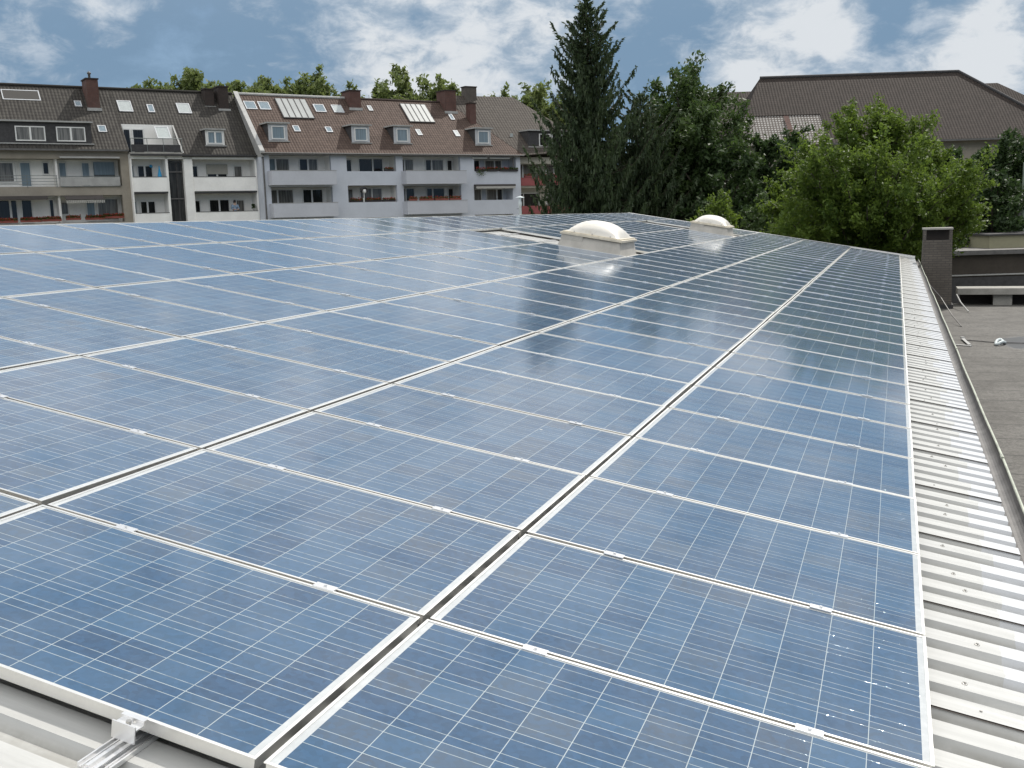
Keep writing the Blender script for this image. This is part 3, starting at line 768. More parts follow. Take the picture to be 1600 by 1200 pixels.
def window(root, s0, s1, z0, z1, y, mull=(), mat='pane', fw=.085, parent=None, sill=False, frame='frame'):
    f = MB(); d = .07
    f.box(s0, s1, y - d, y, z0, z0 + fw); f.box(s0, s1, y - d, y, z1 - fw, z1)
    f.box(s0, s0 + fw, y - d, y, z0 + fw, z1 - fw); f.box(s1 - fw, s1, y - d, y, z0 + fw, z1 - fw)
    for mm in mull: f.box(mm - fw * .8, mm + fw * .8, y - d, y, z0 + fw, z1 - fw)
    if sill: f.box(s0 - .05, s1 + .05, y - .16, y - d - .002, z0 - .05, z0)
    w_ = part(f, 'window', frame, root, parent=parent)
    mats = mat if isinstance(mat, (list, tuple)) else [mat]
    ed = [s0 + fw] + list(mull) + [s1 - fw]
    for i in range(len(ed) - 1):
        p_ = MB(); t_ = random.uniform(-.004, .004)
        p_.quad((ed[i], y - .03, z0 + fw), (ed[i + 1], y - .03 + t_, z0 + fw), (ed[i + 1], y - .03 + t_, z1 - fw), (ed[i], y - .03, z1 - fw))
        part(p_, 'pane', mats[i % len(mats)], root, parent=w_)
    return w_


def roof_plane(root, name, mat, pts, thick=.14, parent=None):
    """planar roof polygon (s, y, z) with tile UVs in metres, and a soffit below"""
    m_ = MB(); P_ = [Vector(p) for p in pts]
    nrm = (P_[1] - P_[0]).cross(P_[-1] - P_[0]).normalized()
    if nrm.z < 0: nrm = -nrm
    e1 = Vector((0, 0, 1)).cross(nrm); e1.normalize(); e2 = nrm.cross(e1)
    m_.poly(P_, [(p.dot(e1), p.dot(e2)) for p in P_])
    Q = [p - nrm * thick for p in P_]; k = len(P_)
    m_.poly(Q[::-1])
    for i in range(k): m_.quad(P_[i], Q[i], Q[(i + 1) % k], P_[(i + 1) % k])
    return part(m_, name, mat, root, parent=parent)


def roof_window(root, pl, s0, s1, za, zb, mat='skypane', up=.07, name='roof_window'):
    """window lying on a roof plane; pl(z) gives the plane's y at height z"""
    f = MB(); ya, yb = pl(za), pl(zb); d = Vector((0, yb - ya, zb - za)).normalized(); n_ = Vector((0, -d.z, d.y))
    B = lambda s, t, h: Vector((s, ya, za)) + d * t + n_ * h
    Lr = math.hypot(yb - ya, zb - za)
    def slab(a, b, t0, t1, h0, h1):
        c = [B(a, t0, h0), B(b, t0, h0), B(b, t1, h0), B(a, t1, h0), B(a, t0, h1), B(b, t0, h1), B(b, t1, h1), B(a, t1, h1)]
        f.add(c, [(3, 2, 1, 0), (4, 5, 6, 7), (0, 1, 5, 4), (1, 2, 6, 5), (2, 3, 7, 6), (3, 0, 4, 7)])
    k = .07
    slab(s0, s1, 0, k, .0, up); slab(s0, s1, Lr - k, Lr, 0, up); slab(s0, s0 + k, k, Lr - k, 0, up); slab(s1 - k, s1, k, Lr - k, 0, up)
    w_ = part(f, name, 'dormer', root)
    p_ = MB(); p_.quad(B(s0 + k, k, up * .7), B(s1 - k, k, up * .7), B(s1 - k, Lr - k, up * .7), B(s0 + k, Lr - k, up * .7)); part(p_, 'pane', mat, root, parent=w_)
    return w_


def collector(root, pl, s0, s1, za, zb, n_=5, label=None):
    f = MB(); ya, yb = pl(za), pl(zb); d = Vector((0, yb - ya, zb - za)).normalized(); nn = Vector((0, -d.z, d.y)); Lr = math.hypot(yb - ya, zb - za)
    B = lambda s, t, h: Vector((s, ya, za)) + d * t + nn * h
    def slab(m_, a, b, t0, t1, h0, h1):
        c = [B(a, t0, h0), B(b, t0, h0), B(b, t1, h0), B(a, t1, h0), B(a, t0, h1), B(b, t0, h1), B(b, t1, h1), B(a, t1, h1)]
        m_.add(c, [(3, 2, 1, 0), (4, 5, 6, 7), (0, 1, 5, 4), (1, 2, 6, 5), (2, 3, 7, 6), (3, 0, 4, 7)])
    slab(f, s0, s1, 0, Lr, 0, .10); w_ = part(f, 'solar_collector', 'slatedark', root)
    ws = (s1 - s0) / n_
    for i in range(n_):
        p_ = MB(); slab(p_, s0 + i * ws + .06, s0 + (i + 1) * ws - .06, .06, Lr - .06, .102, .112); part(p_, 'glass_strip', 'solglass', root, parent=w_)
    return w_


def dormer(root, pl, s0, s1, z0, z1, mats=('bluepane',), wins=None, face='dormer', over=.18, yf=None):
    """box dormer: front wall at the roof plane, cheeks running back, flat lead top"""
    yf = pl(z0) if yf is None else yf; yb = pl(z1) + .3
    b_ = MB(); b_.box(s0, s1, yf, yb, z0 - .1, z1)
    d_ = part(b_, 'dormer', face, root)
    c_ = MB(); c_.box(s0 - .012, s0 - .001, yf + .03, yb, z0 - .1, z1 - .005); c_.box(s1 + .001, s1 + .012, yf + .03, yb, z0 - .1, z1 - .005); part(c_, 'dormer_cheek', 'slatedark', root, parent=d_)  # dark cheek colour carries the shade on the dormer sides
    t_ = MB(); t_.box(s0 - over, s1 + over, yf - .22, yb + .3, z1 + .001, z1 + .11); part(t_, 'dormer_roof', 'stone', root, parent=d_)
    si = MB(); si.box(s0 - .1, s1 + .1, yf - .2, yf - .002, z0 - .12, z0 - .04); part(si, 'dormer_sill', 'stone', root, parent=d_)
    for (a, b, c, e, mu) in (wins or [(s0 + .25, s1 - .25, z0 + .1, z1 - .18, ())]):
        window(root, a, b, c, e, yf - .003, mu, list(mats), .08, parent=d_)
    return d_


def chimney_part(root, parent, s0, s1, y0, y1, z0, z1, mat='redbrick', cap=True, pots=0):
    c_ = MB(); c_.box(s0, s1, y0, y1, z0, z1)
    k = part(c_, 'chimney', mat, root, parent=parent)
    if cap:
        t_ = MB(); t_.box(s0 - .06, s1 + .06, y0 - .06, y1 + .06, z1 + .001, z1 + .09); part(t_, 'chimney_cap', 'sootbrick', root, parent=k)
    fl = MB(); fl.box(s0 - .10, s1 + .10, y0 - .10, y0 - .004, z0 + .35 * (z1 - z0) * .0, z0 + .22); part(fl, 'flashing', 'stone', root, parent=k)
    for q_ in range(pots):
        t_ = MB(); cx = s0 + (s1 - s0) * (q_ + .5) / pots; t_.lathe([(.10, 0), (.09, .35), (.15, .40), (.15, .48), (.05, .58), (0, .6)], 10, (cx, (y0 + y1) / 2, z1 + .09)); part(t_, 'chimney_pot', 'zinc', root, True, parent=k)
    return k


def loggia(root, s0, s1, zf, zt, yf, yb, wallmat, wins, ceil=True):
    """recessed balcony room: back wall with its windows, side walls, floor and ceiling"""
    b_ = MB(); b_.box(s0 - .1, s1 + .1, yb, yb + .2, zf, zt)
    b_.box(s0 - .15, s0 - .002, yf + .3, yb, zf, zt); b_.box(s1 + .002, s1 + .15, yf + .3, yb, zf, zt)
    part(b_, 'loggia_wall', wallmat, root)
    f_ = MB(); f_.box(s0 - .1, s1 + .1, yf + .302, yb, zf - .15, zf - .002); f_.box(s0 - .1, s1 + .1, yf + .302, yb, zt + .002, zt + .15); part(f_, 'loggia_slab', 'concrete', root)
    for wi in wins: window(root, wi[0], wi[1], wi[2], wi[3], yb - .003, wi[4], wi[5])


# ---- flower boxes (rest on parapets: things of their own)
def flower_box(s, y, z, ln, label, mat='flower', pot='pot', hang=False, dens=110, group='flower boxes on the balconies'):
    p_ = hpt(s, y, z)
    r = thing('flower_box', label, 'flower box', p_, (0, 0, HAZ), group)
    b_ = MB(); b_.add([(-ln / 2, -.08, 0.002), (ln / 2, -.08, 0.002), (ln / 2, .08, 0.002), (-ln / 2, .08, 0.002), (-ln / 2 - .03, -.11, .17), (ln / 2 + .03, -.11, .17), (ln / 2 + .03, .11, .17), (-ln / 2 - .03, .11, .17)], [(3, 2, 1, 0), (4, 5, 6, 7), (0, 1, 5, 4), (1, 2, 6, 5), (2, 3, 7, 6), (3, 0, 4, 7)])
    b_.build('planter', pot, r)
    for nm, mt, k, hz_, sz in (('greenery', 'herb', int(dens * ln), .10, .05), ('blossom', mat, int(dens * ln * .8), .16, .042)):
        P_ = np.stack([rng.uniform(-ln / 2, ln / 2, k), rng.normal(0, .10, k), .18 + hz_ * rng.random(k) + .05 * np.sin(rng.uniform(0, 6, k))], 1)
        if hang and nm == 'greenery': P_[:, 2] -= .6 * rng.random(k) ** 1.3; P_[:, 1] -= .1
        Ux = rng.normal(0, 1, (k, 3)); Ux /= np.linalg.norm(Ux, axis=1)[:, None]; Vx = np.cross(Ux, rng.normal(0, 1, (k, 3))); Vx /= np.linalg.norm(Vx, axis=1)[:, None]
        MB().cards(P_, Ux * sz, Vx * sz).build(nm, mt, r)
    return r


# ---------- the long blue-grey house
gy_pl = lambda z: -0.4 + (z - 7.42) / .945          # its roof plane
G = house('terraced_house', 'long blue-grey rendered house with red-brown tiled roof and four dormers', -6.45, 18.4)
LOG = [(-5.75, -.45, 5.0, 7.28), (-5.75, -.45, 2.42, 4.72), (.95, 5.55, 5.97, 7.28), (.95, 5.55, 3.40, 4.80), (6.2, 11.95, 5.0, 7.28), (6.2, 11.95, 2.42, 4.72), (13.4, 17.9, 5.97, 7.20), (13.3, 17.5, 3.40, 4.80)]
LOWER = [(-5.75, -.45, -.15, 2.1), (.95, 5.55, .8, 2.1), (6.2, 11.95, -.15, 2.1), (13.3, 17.5, .8, 2.1)]
wb = MB(); holes_wall(wb, -6.45, 18.4, HG, 7.40, 0, .3, LOG + LOWER)
wb.box(-6.45, -6.2, .302, 10.2, HG, 7.1); wb.box(18.15, 18.4, .302, 10.2, HG, 7.1); wb.box(-6.2, 18.15, 9.9, 10.2, HG, 7.1)
part(wb, 'wall', 'greywall', G)
gab = MB()
gab.add([(-6.46, -.30, 7.1), (-6.46, 5.0, 12.40), (-6.46, 10.2, 7.1), (-6.2, -.30, 7.1), (-6.2, 5.0, 12.40), (-6.2, 10.2, 7.1)], [(0, 1, 2), (5, 4, 3), (0, 3, 4, 1), (1, 4, 5, 2), (0, 2, 5, 3)])
part(gab, 'gable_wall', 'stone', G)
gr_ = roof_plane(G, 'roof', 'tbrown', [(-6.5, -.42, 7.40), (18.55, -.42, 7.40), (13.75, 5.0, 12.52), (-6.5, 5.0, 12.52)])
part(MB().quad((-6.5, 5.0, 12.52), (18.4, 5.0, 12.52), (18.4, 10.4, 7.4), (-6.5, 10.4, 7.4)), 'rear_roof', 'tbrown', G)
rg = MB(); rg.tube([(s, 5.0, 12.54) for s in np.linspace(-6.5, 3.7, 8)], .13, 8); part(rg, 'ridge_tiles', 'stone', G, parent=gr_)
rg = MB(); rg.tube([(s, 5.0, 12.52) for s in np.linspace(3.7, 13.7, 8)], .11, 8); part(rg, 'ridge_tiles', 'tbrown', G, parent=gr_)
gu = MB(); gu.tube([(-6.5, -.52, 7.36), (18.5, -.52, 7.36)], .075, 8); part(gu, 'eave_gutter', 'zinc', G)
dp = MB(); dp.tube([(-6.3, -.10, 7.3), (-6.3, -.10, HG)], .06, 8); part(dp, 'downpipe', 'zinc', G)
dp = MB(); dp.tube([(17.55, -.10, 7.3), (17.55, -.10, 6.0)], .05, 8); part(dp, 'downpipe', 'zinc', G)
vg = MB()
vg.add([(-6.62, -.45, 7.36), (-6.25, -.45, 7.36), (-6.25, 5.0, 12.58), (-6.62, 5.0, 12.58), (-6.62, -.45, 7.56), (-6.25, -.45, 7.56), (-6.25, 5.0, 12.74), (-6.62, 5.0, 12.74)], [(3, 2, 1, 0), (4, 5, 6, 7), (0, 1, 5, 4), (1, 2, 6, 5), (2, 3, 7, 6), (3, 0, 4, 7)])
part(vg, 'verge_coping', 'stone', G)
C_, D_, B_ = 'curtain', 'pane', 'bluepane'
loggia(G, -5.75, -.45, 5.0, 7.28, 0, 1.35, 'whitewall', [(-5.6, -3.55, 5.02, 7.1, (-4.75,), [B_, C_]), (-2.75, -1.05, 5.02, 7.1, (-1.95,), [D_, C_])])
loggia(G, -5.75, -.45, 2.42, 4.72, 0, 1.35, 'whitewall', [(-5.5, -3.35, 2.45, 4.6, (-4.75,), [C_, C_]), (-2.6, -.75, 2.45, 4.6, (-1.75,), [D_, D_])])
loggia(G, .95, 5.55, 5.0, 7.28, 0, 1.3, 'whitewall', [(1.1, 2.0, 5.02, 7.05, (), [D_]), (2.6, 4.95, 5.02, 7.15, (3.95,), [D_, D_])])
loggia(G, .95, 5.55, 2.42, 4.80, 0, 1.3, 'whitewall', [(1.1, 2.0, 2.45, 4.6, (), [C_]), (2.6, 4.75, 2.45, 4.65, (3.75,), [C_, C_])])
loggia(G, 6.2, 11.95, 5.0, 7.28, 0, 1.35, 'whitewall', [(6.3, 7.95, 5.02, 7.1, (7.05,), [D_, C_]), (9.1, 11.0, 5.02, 7.1, (9.75,), [D_, C_]), (11.3, 11.9, 5.02, 7.05, (), [D_])])
loggia(G, 6.2, 11.95, 2.42, 4.72, 0, 1.35, 'whitewall', [(6.3, 7.95, 2.45, 4.6, (7.05,), [C_, D_]), (9.1, 11.0, 2.45, 4.6, (9.75,), [D_, D_]), (11.3, 11.9, 2.45, 4.55, (), [D_])])
loggia(G, 13.4, 17.9, 5.0, 7.20, 0, 1.2, 'greywall', [(13.6, 14.7, 5.6, 7.05, (13.95,), [C_, D_]), (15.2, 17.1, 5.6, 7.05, (16.3,), [C_, C_])])
loggia(G, 13.3, 17.5, 2.42, 4.80, 0, 1.2, 'greywall', [(13.4, 14.8, 2.6, 4.45, (13.85,), [D_, C_]), (15.3, 17.1, 2.6, 4.45, (16.45,), [C_, D_])])
for s0, s1, z0, z1 in LOWER: loggia(G, s0, s1, -.15, z1, 0, 1.3, 'whitewall', [(s0 + .4, s1 - .4, 0, 2.0, ((s0 + s1) / 2,), [D_, C_])])
for a, b in ((-5.98, -.42), (6.02, 12.02)):
    for zt in (5.97, 3.40, .85):
        q = MB(); q.box(a, b, -.95, -.83, zt - 1.12, zt); q.box(a, a + .12, -.83, -.002, zt - 1.12, zt); q.box(b - .12, b, -.83, -.002, zt - 1.12, zt); q.box(a + .12, b - .12, -.83, -.002, zt - 1.12, zt - .97)
        part(q, 'balcony_parapet', 'greypara', G)
        q = MB(); q.box(a - .02, b + .02, -.97, -.81, zt + .002, zt + .035); part(q, 'parapet_coping', 'stone', G)
q = MB(); q.box(13.2, 14.75, -.13, -.003, 7.08, 7.2); q.box(15.05, 17.2, -.13, -.003, 7.08, 7.2); part(q, 'shutter_box', 'frame', G)
q = MB(); q.box(13.3, 17.6, -.35, -.003, 4.62, 4.8); part(q, 'awning_case', 'awning', G)
q = MB(); q.box(13.35, 17.55, -.36, -.33, 4.42, 4.62); part(q, 'awning_fringe', 'awnwhite', G)
dormer(G, gy_pl, -5.42, -3.8, 8.45, 9.78); dormer(G, gy_pl, 1.85, 3.5, 8.42, 9.78); dormer(G, gy_pl, 5.8, 7.4, 8.42, 9.80, ('bluepane',)); dormer(G, gy_pl, 14.0, 15.65, 8.38, 9.78)
for s0, s1, za, zb, mt in ((-6.1, -5.15, 11.15, 11.85, 'bluepane'), (-4.9, -3.95, 11.15, 11.85, 'bluepane'), (-.02, .95, 11.1, 11.8, 'bluepane'), (1.65, 2.6, 11.1, 11.8, 'skypane'), (-2.85, -2.3, 9.25, 9.75, 'bluepane'), (.02, .57, 9.25, 9.72, 'bluepane'), (8.6, 9.05, 9.15, 9.7, 'skypane'), (12.45, 12.9, 9.12, 9.68, 'skypane'), (5.1, 5.5, 11.38, 11.85, 'skypane'), (13.0, 13.4, 10.75, 11.3, 'bluepane')):
    roof_window(G, gy_pl, s0, s1, za, zb, mt)
collector(G, gy_pl, -3.25, -.5, 10.42, 12.2, 5); collector(G, gy_pl, 8.5, 11.1, 10.38, 12.15, 5)
chimney_part(G, gr_, 3.35, 4.4, 3.9, 5.6, 11.4, 13.05, 'redbrick', True, 0)
chimney_part(G, gr_, 12.9, 14.05, 3.9, 5.5, 11.4, 13.45, 'redbrick', True, 0)
chimney_part(G, gr_, 14.85, 15.5, 2.8, 3.5, 9.9, 12.25, 'redbrick', True, 0)

# ---------- white house with recessed balconies, and the brown one left of it: one continuous dark roof
lp = lambda z: 5.7 - (12.6 - z) / 1.1
Wt = house('terraced_house', 'white rendered house with recessed balconies and glazed stairwell under dark tiles', -16.3, -6.45)
q = MB()
for a, b in ((-16.3, -16.2), (-13.68, -13.5), (-12.3, -11.62), (-6.62, -6.47)):
    q.box(a, b, 1.0, 2.25, HG, 7.30)
q.box(-16.3, -6.47, 2.25, 2.45, HG, 7.30); q.box(-16.3, -6.47, 9.7, 10.0, HG, 7.3); q.box(-16.3, -6.47, 1.0, 1.2, 6.95, 7.28)
part(q, 'wall', 'whitewall', Wt)
for zt in (5.57, 2.86, .2):
    for a, b in ((-16.2, -13.68), (-11.62, -6.62)):
        q = MB(); q.box(a + .002, b - .002, .90, 1.02, zt - 1.08, zt); part(q, 'balcony_parapet', 'whitewall', Wt)
        q = MB(); q.box(a, b, .88, 1.04, zt + .002, zt + .05); part(q, 'parapet_coping', 'zinc', Wt)
        q = MB(); q.box(a + .002, b - .002, .86, 2.248, zt - 1.22, zt - 1.09); part(q, 'balcony_slab', 'slatedark', Wt)
        q = MB(); q.box(a + .002, b - .002, 1.03, 2.247, zt - 1.088, zt - 1.02); part(q, 'balcony_floor', 'concrete', Wt)
for zf in (4.5, 1.8, -.9):
    window(Wt, -16.15, -15.75, zf + .1, zf + 2.05, 2.24, (), [B_]); window(Wt, -15.55, -14.35, zf + .1, zf + 2.05, 2.24, (-14.98,), [D_, D_])
    window(Wt, -11.4, -10.85, zf + .1, zf + 2.05, 2.24, (), [D_]); window(Wt, -10.2, -8.5, zf + .1, zf + 2.1, 2.24, (-9.35,), [D_, D_]); window(Wt, -8.0, -7.25, zf + .1, zf + 2.05, 2.24, (), [C_])
q = MB(); q.box(-10.2, -8.5, 2.10, 2.16, 5.85, 6.62); part(q, 'roller_shutter', 'blind', Wt)
window(Wt, -13.5, -12.3, HG, 6.75, 1.5, (-12.75,), ['stairglass'], .06, frame='slatedark')
q = MB()
for z in (5.95, 3.9, 2.1): q.box(-13.45, -12.35, 1.36, 1.42, z, z + .09)
part(q, 'stair_transom', 'zinc', Wt)
# roof with a terrace cut-out
zr = lambda y: 12.6 - (5.7 - y) * 1.1
E_ = .80
def rp(s, y): return (s, y, zr(y))
wr = roof_plane(Wt, 'roof', 'tdark', [rp(-12.4, E_), rp(-6.47, E_), rp(-6.47, 5.7), rp(-16.3, 5.7), rp(-16.3, 3.05), rp(-12.4, 3.05)])
part(MB().quad(rp(-16.3, 5.7), rp(-6.47, 5.7), (-6.47, 10.4, 7.4), (-16.3, 10.4, 7.4)), 'rear_roof', 'tdark', Wt)
q = MB(); q.tube([(s, 5.7, 12.62) for s in np.linspace(-16.3, -6.5, 8)], .12, 8); part(q, 'ridge_tiles', 'tdark', Wt, parent=wr)
q = MB(); q.box(-16.3, -6.47, .66, .80, 7.16, 7.30); part(q, 'eave_gutter', 'slatedark', Wt)
q = MB(); q.box(-16.3, -12.4, E_ - .1, 3.2, 7.305, 7.42); part(q, 'terrace_floor', 'concrete', Wt)
q = MB(); q.box(-16.3, -12.4, 3.05, 3.2, 7.42, zr(3.05)); part(q, 'terrace_wall', 'whitewall', Wt)
q = MB(); q.add([(-12.40, E_, 7.42), (-12.40, 3.05, 7.42), (-12.40, 3.05, zr(3.05)), (-12.28, E_, 7.42), (-12.28, 3.05, 7.42), (-12.28, 3.05, zr(3.05))], [(0, 1, 2), (5, 4, 3), (0, 2, 5, 3)]); part(q, 'terrace_cheek', 'stone', Wt)
window(Wt, -15.5, -14.6, 7.45, 9.35, 3.04, (), [D_]); window(Wt, -16.2, -15.6, 7.45, 9.35, 3.04, (), [D_])
q = MB()
for z in (8.45,): q.tube([(-16.25, .75, z), (-12.35, .75, z)], .03, 6)
for s in (-16.2, -15.0, -13.8, -12.4): q.tube([(s, .75, 7.3), (s, .75, 8.45)], .022, 6)
part(q, 'terrace_railing', 'rail', Wt)
q = MB(); q.box(-16.2, -12.5, .78, .80, 7.45, 8.0); part(q, 'railing_screen', 'slatedark', Wt)
rw = roof_window(Wt, lambda z: lp(z) - .55, -14.0, -12.95, 8.5, 9.45, 'skypane')
dormer(Wt, lp, -10.25, -8.75, 8.1, 9.25, ('bluepane',), [(-10.12, -8.88, 8.18, 9.15, (-9.5,))], 'frame', .1)
for s0, s1, za, zb, mt in ((-16.05, -15.0, 10.7, 11.6, 'skypane'), (-13.85, -13.35, 10.7, 11.35, 'bluepane'), (-11.5, -10.45, 10.7, 11.55, 'skypane')): roof_window(Wt, lp, s0, s1, za, zb, mt)
chimney_part(Wt, wr, -8.05, -7.25, 4.4, 5.6, 11.0, 12.95, 'sootbrick', True, 0); chimney_part(Wt, wr, -9.1, -8.35, 4.7, 5.6, 11.2, 12.75, 'sootbrick', True, 0)

Bn = house('terraced_house', 'brown rendered house with wide dormer and flower-lined balconies at far left', -30, -16.3)
q = MB(); holes_wall(q, -30, -16.3, HG, 7.75, 1.5, 1.8, [(-29.5, -16.9, 4.95, 6.95), (-29.5, -16.95, 2.3, 4.3), (-29.5, -16.95, -.3, 1.7)])
q.box(-30, -29.7, 1.802, 10, HG, 7.7); q.box(-16.6, -16.32, 2.46, 10, HG, 7.7)
part(q, 'wall', 'brownwall', Bn)
for zf, zt in ((4.95, 6.95), (2.3, 4.3), (-.3, 1.7)):
    q = MB(); q.box(-29.6, -16.8, 2.8, 3.0, zf, zt); q.box(-21.45, -21.3, 1.85, 2.8, zf, zt); part(q, 'balcony_wall', 'whitewall', Bn)
    q = MB(); q.box(-29.6, -16.8, 1.802, 2.8, zf - .16, zf - .002); q.box(-29.6, -16.8, 1.802, 2.8, zt + .002, zt + .16); part(q, 'balcony_slab', 'concrete', Bn)
window(Bn, -26.6, -23.9, 5.3, 6.8, 2.78, (-24.1,), [C_, C_], .10); window(Bn, -23.75, -22.95, 4.97, 6.8, 2.78, (), [B_])
window(Bn, -22.2, -21.7, 5.85, 6.8, 2.78, (), [D_]); window(Bn, -21.1, -20.5, 5.6, 6.8, 2.78, (), [B_])
window(Bn, -19.5, -18.85, 4.97, 6.8, 2.78, (), [B_]); window(Bn, -18.7, -17.0, 5.0, 6.85, 2.78, (), ['pane'], .08)
q = MB(); q.box(-18.6, -17.1, 2.66, 2.70, 5.85, 6.8); part(q, 'roller_blind', M['bluepane'], Bn)
window(Bn, -26.6, -24.1, 2.4, 4.1, 2.78, (-24.6,), [D_, D_], .09); window(Bn, -23.9, -23.1, 2.35, 4.1, 2.78, (), [D_]); window(Bn, -22.0, -21.6, 2.7, 4.1, 2.78, (), [D_])
window(Bn, -21.2, -20.6, 2.9, 3.9, 2.78, (), [C_]); window(Bn, -19.4, -18.7, 2.4, 4.0, 2.78, (), [B_]); window(Bn, -18.6, -17.0, 2.4, 4.1, 2.78, (), [C_], .08)
for zf, s0 in ((4.95, -21.2), (2.3, -21.2)):
    pass
q = MB()
for z in (5.0, 5.2, 5.4, 5.62): q.tube([(-29.4, 1.45, z + .12), (-21.45, 1.45, z + .12)], .018, 5)
for s in (-27.5, -25.5, -23.5, -21.5): q.tube([(s, 1.45, 4.9), (s, 1.45, 5.75)], .022, 5)
part(q, 'balcony_railing', 'rail', Bn)
q = MB(); q.box(-21.25, -17.05, 1.40, 1.44, 5.02, 5.62); part(q, 'balcony_screen', 'stone', Bn)
q = MB(); q.tube([(-21.25, 1.42, 5.68), (-17.0, 1.42, 5.68)], .03, 6); q.tube([(-21.25, 1.42, 4.95), (-17.0, 1.42, 4.95)], .03, 6); part(q, 'balcony_railing', 'rail', Bn)
q = MB(); q.box(-21.2, -17.0, 1.1, 1.48, 6.98, 7.1); part(q, 'awning_case', 'stone', Bn)
q = MB(); q.add([(-21.1, 1.48, 4.28), (-18.4, 1.48, 4.28), (-18.4, .7, 3.98), (-21.1, .7, 3.98), (-21.1, 1.48, 4.24), (-18.4, 1.48, 4.24), (-18.4, .7, 3.94), (-21.1, .7, 3.94)], [(0, 1, 2, 3), (7, 6, 5, 4), (0, 3, 7, 4), (1, 5, 6, 2)]); aw_ = part(q, 'awning', 'awning', Bn)
q = MB()
for i in range(22):
    s = -21.1 + 2.7 * i / 22; q.box(s, s + .075, .66, .69, 3.70 + .02 * (i % 2), 3.93)
part(q, 'awning_fringe', 'awnwhite', Bn, parent=aw_)
q = MB(); q.box(-29.5, -22.3, .9, 1.48, 4.02, 4.28); part(q, 'awning', 'awning', Bn)
br_ = roof_plane(Bn, 'roof', 'tdark', [rp(-30, 1.18), rp(-16.25, 1.18), rp(-16.25, 5.7), rp(-30, 5.7)])
part(MB().quad(rp(-30, 5.7), rp(-16.3, 5.7), (-16.3, 10.4, 7.4), (-30, 10.4, 7.4)), 'rear_roof', 'tdark', Bn)
q = MB(); q.tube([(s, 5.7, 12.62) for s in np.linspace(-30, -16.3, 8)], .12, 8); part(q, 'ridge_tiles', 'tdark', Bn, parent=br_)
q = MB(); q.box(-30, -16.3, 1.04, 1.18, 7.50, 7.63); part(q, 'eave_gutter', 'zinc', Bn)
dormer(Bn, lp, -26.6, -18.75, 8.1, 9.55, ('curtain',), [(-23.95, -21.95, 8.2, 9.25, (-22.95,)), (-21.2, -19.2, 8.2, 9.25, (-20.2,))], 'slatedark', .1)
roof_window(Bn, lp, -18.05, -17.45, 8.98, 9.5, 'bluepane'); roof_window(Bn, lp, -19.2, -18.7, 11.0, 11.45, 'bluepane')
chimney_part(Bn, br_, -18.3, -17.45, 4.0, 5.6, 10.7, 13.05, 'redbrick', True, 1)
# slatted pale tile field high on the brown house's roof
roof_window(Bn, lp, -24.1, -21.5, 11.4, 12.2, 'greytile', .03, 'pale_tile_field')

# ---------- far house with dull red balconies, hip roof
Fh = house('corner_house', 'cream house with dull red balconies and grey hipped roof behind the spruce', 18.4, 27)
q = MB(); holes_wall(q, 18.42, 27, HG, 7.3, .6, .9, [(18.75, 26, 5.4, 6.7), (18.75, 26, 2.75, 4.5), (18.75, 26, 0, 1.8)])
q.box(18.42, 27, 9.6, 9.9, HG, 7.3); q.box(26.7, 27, .902, 9.6, HG, 7.3); part(q, 'wall', 'creamwall', Fh)
q = MB(); q.box(18.6, 26.2, 1.7, 1.9, -.2, 7.0); part(q, 'loggia_wall', 'creamwall', Fh)
for zt in (5.42, 2.80, .1):
    q = MB(); q.box(18.75, 26, .45, .58, zt - .75, zt); part(q, 'balcony_parapet', 'redpara', Fh)
for zf in (5.2, 2.5):
    window(Fh, 18.9, 21.6, zf, zf + 1.55, 1.69, (19.75,), [C_, C_] if zf > 4 else [D_, D_]); window(Fh, 22.4, 24.5, zf, zf + 1.5, 1.69, (23.4,), [C_, D_])
V1, V2, RR = Vector((13.75, 5.0, 12.52)), Vector((18.55, -.42, 7.40)), Vector((21.4, 5.5, 13.35))
nf = (V2 - V1).cross(RR - V1); zf_ = lambda s, y: V1.z - (nf.x * (s - V1.x) + nf.y * (y - V1.y)) / nf.z
fp = lambda s, y: (s, y, zf_(s, y))
fr_ = roof_plane(Fh, 'roof', 'tgrey', [fp(18.6, -.40), fp(27.5, -.15), fp(21.4, 5.5), fp(14.4, 5.75), fp(13.78, 5.02)])
part(MB().quad(fp(21.4, 5.5), fp(14.4, 5.75), (14.4, 11, 7.4), (27.5, 11, 7.4)), 'rear_roof', 'tgrey', Fh)
part(MB().poly([fp(27.5, -.15), (27.5, 11, 7.4), fp(21.4, 5.5)]), 'hip_roof', 'tgrey', Fh)
dormer(Fh, lambda z: -.2 + (z - 7.6) * .98, 19.7, 26.0, 8.3, 9.7, ('pane',), [(20.9, 22.2, 8.3, 9.45, ()), (22.35, 23.6, 8.3, 9.45, ())], 'slatedark', .1)
chimney_part(Fh, fr_, 15.9, 17.1, 5.2, 6.0, 12.0, 14.05, 'greybrick', True, 0)
part(MB().box(18.3, 18.62, 1.4, 1.44, 8.4, 9.5), 'roof_light', 'skypane', Fh)

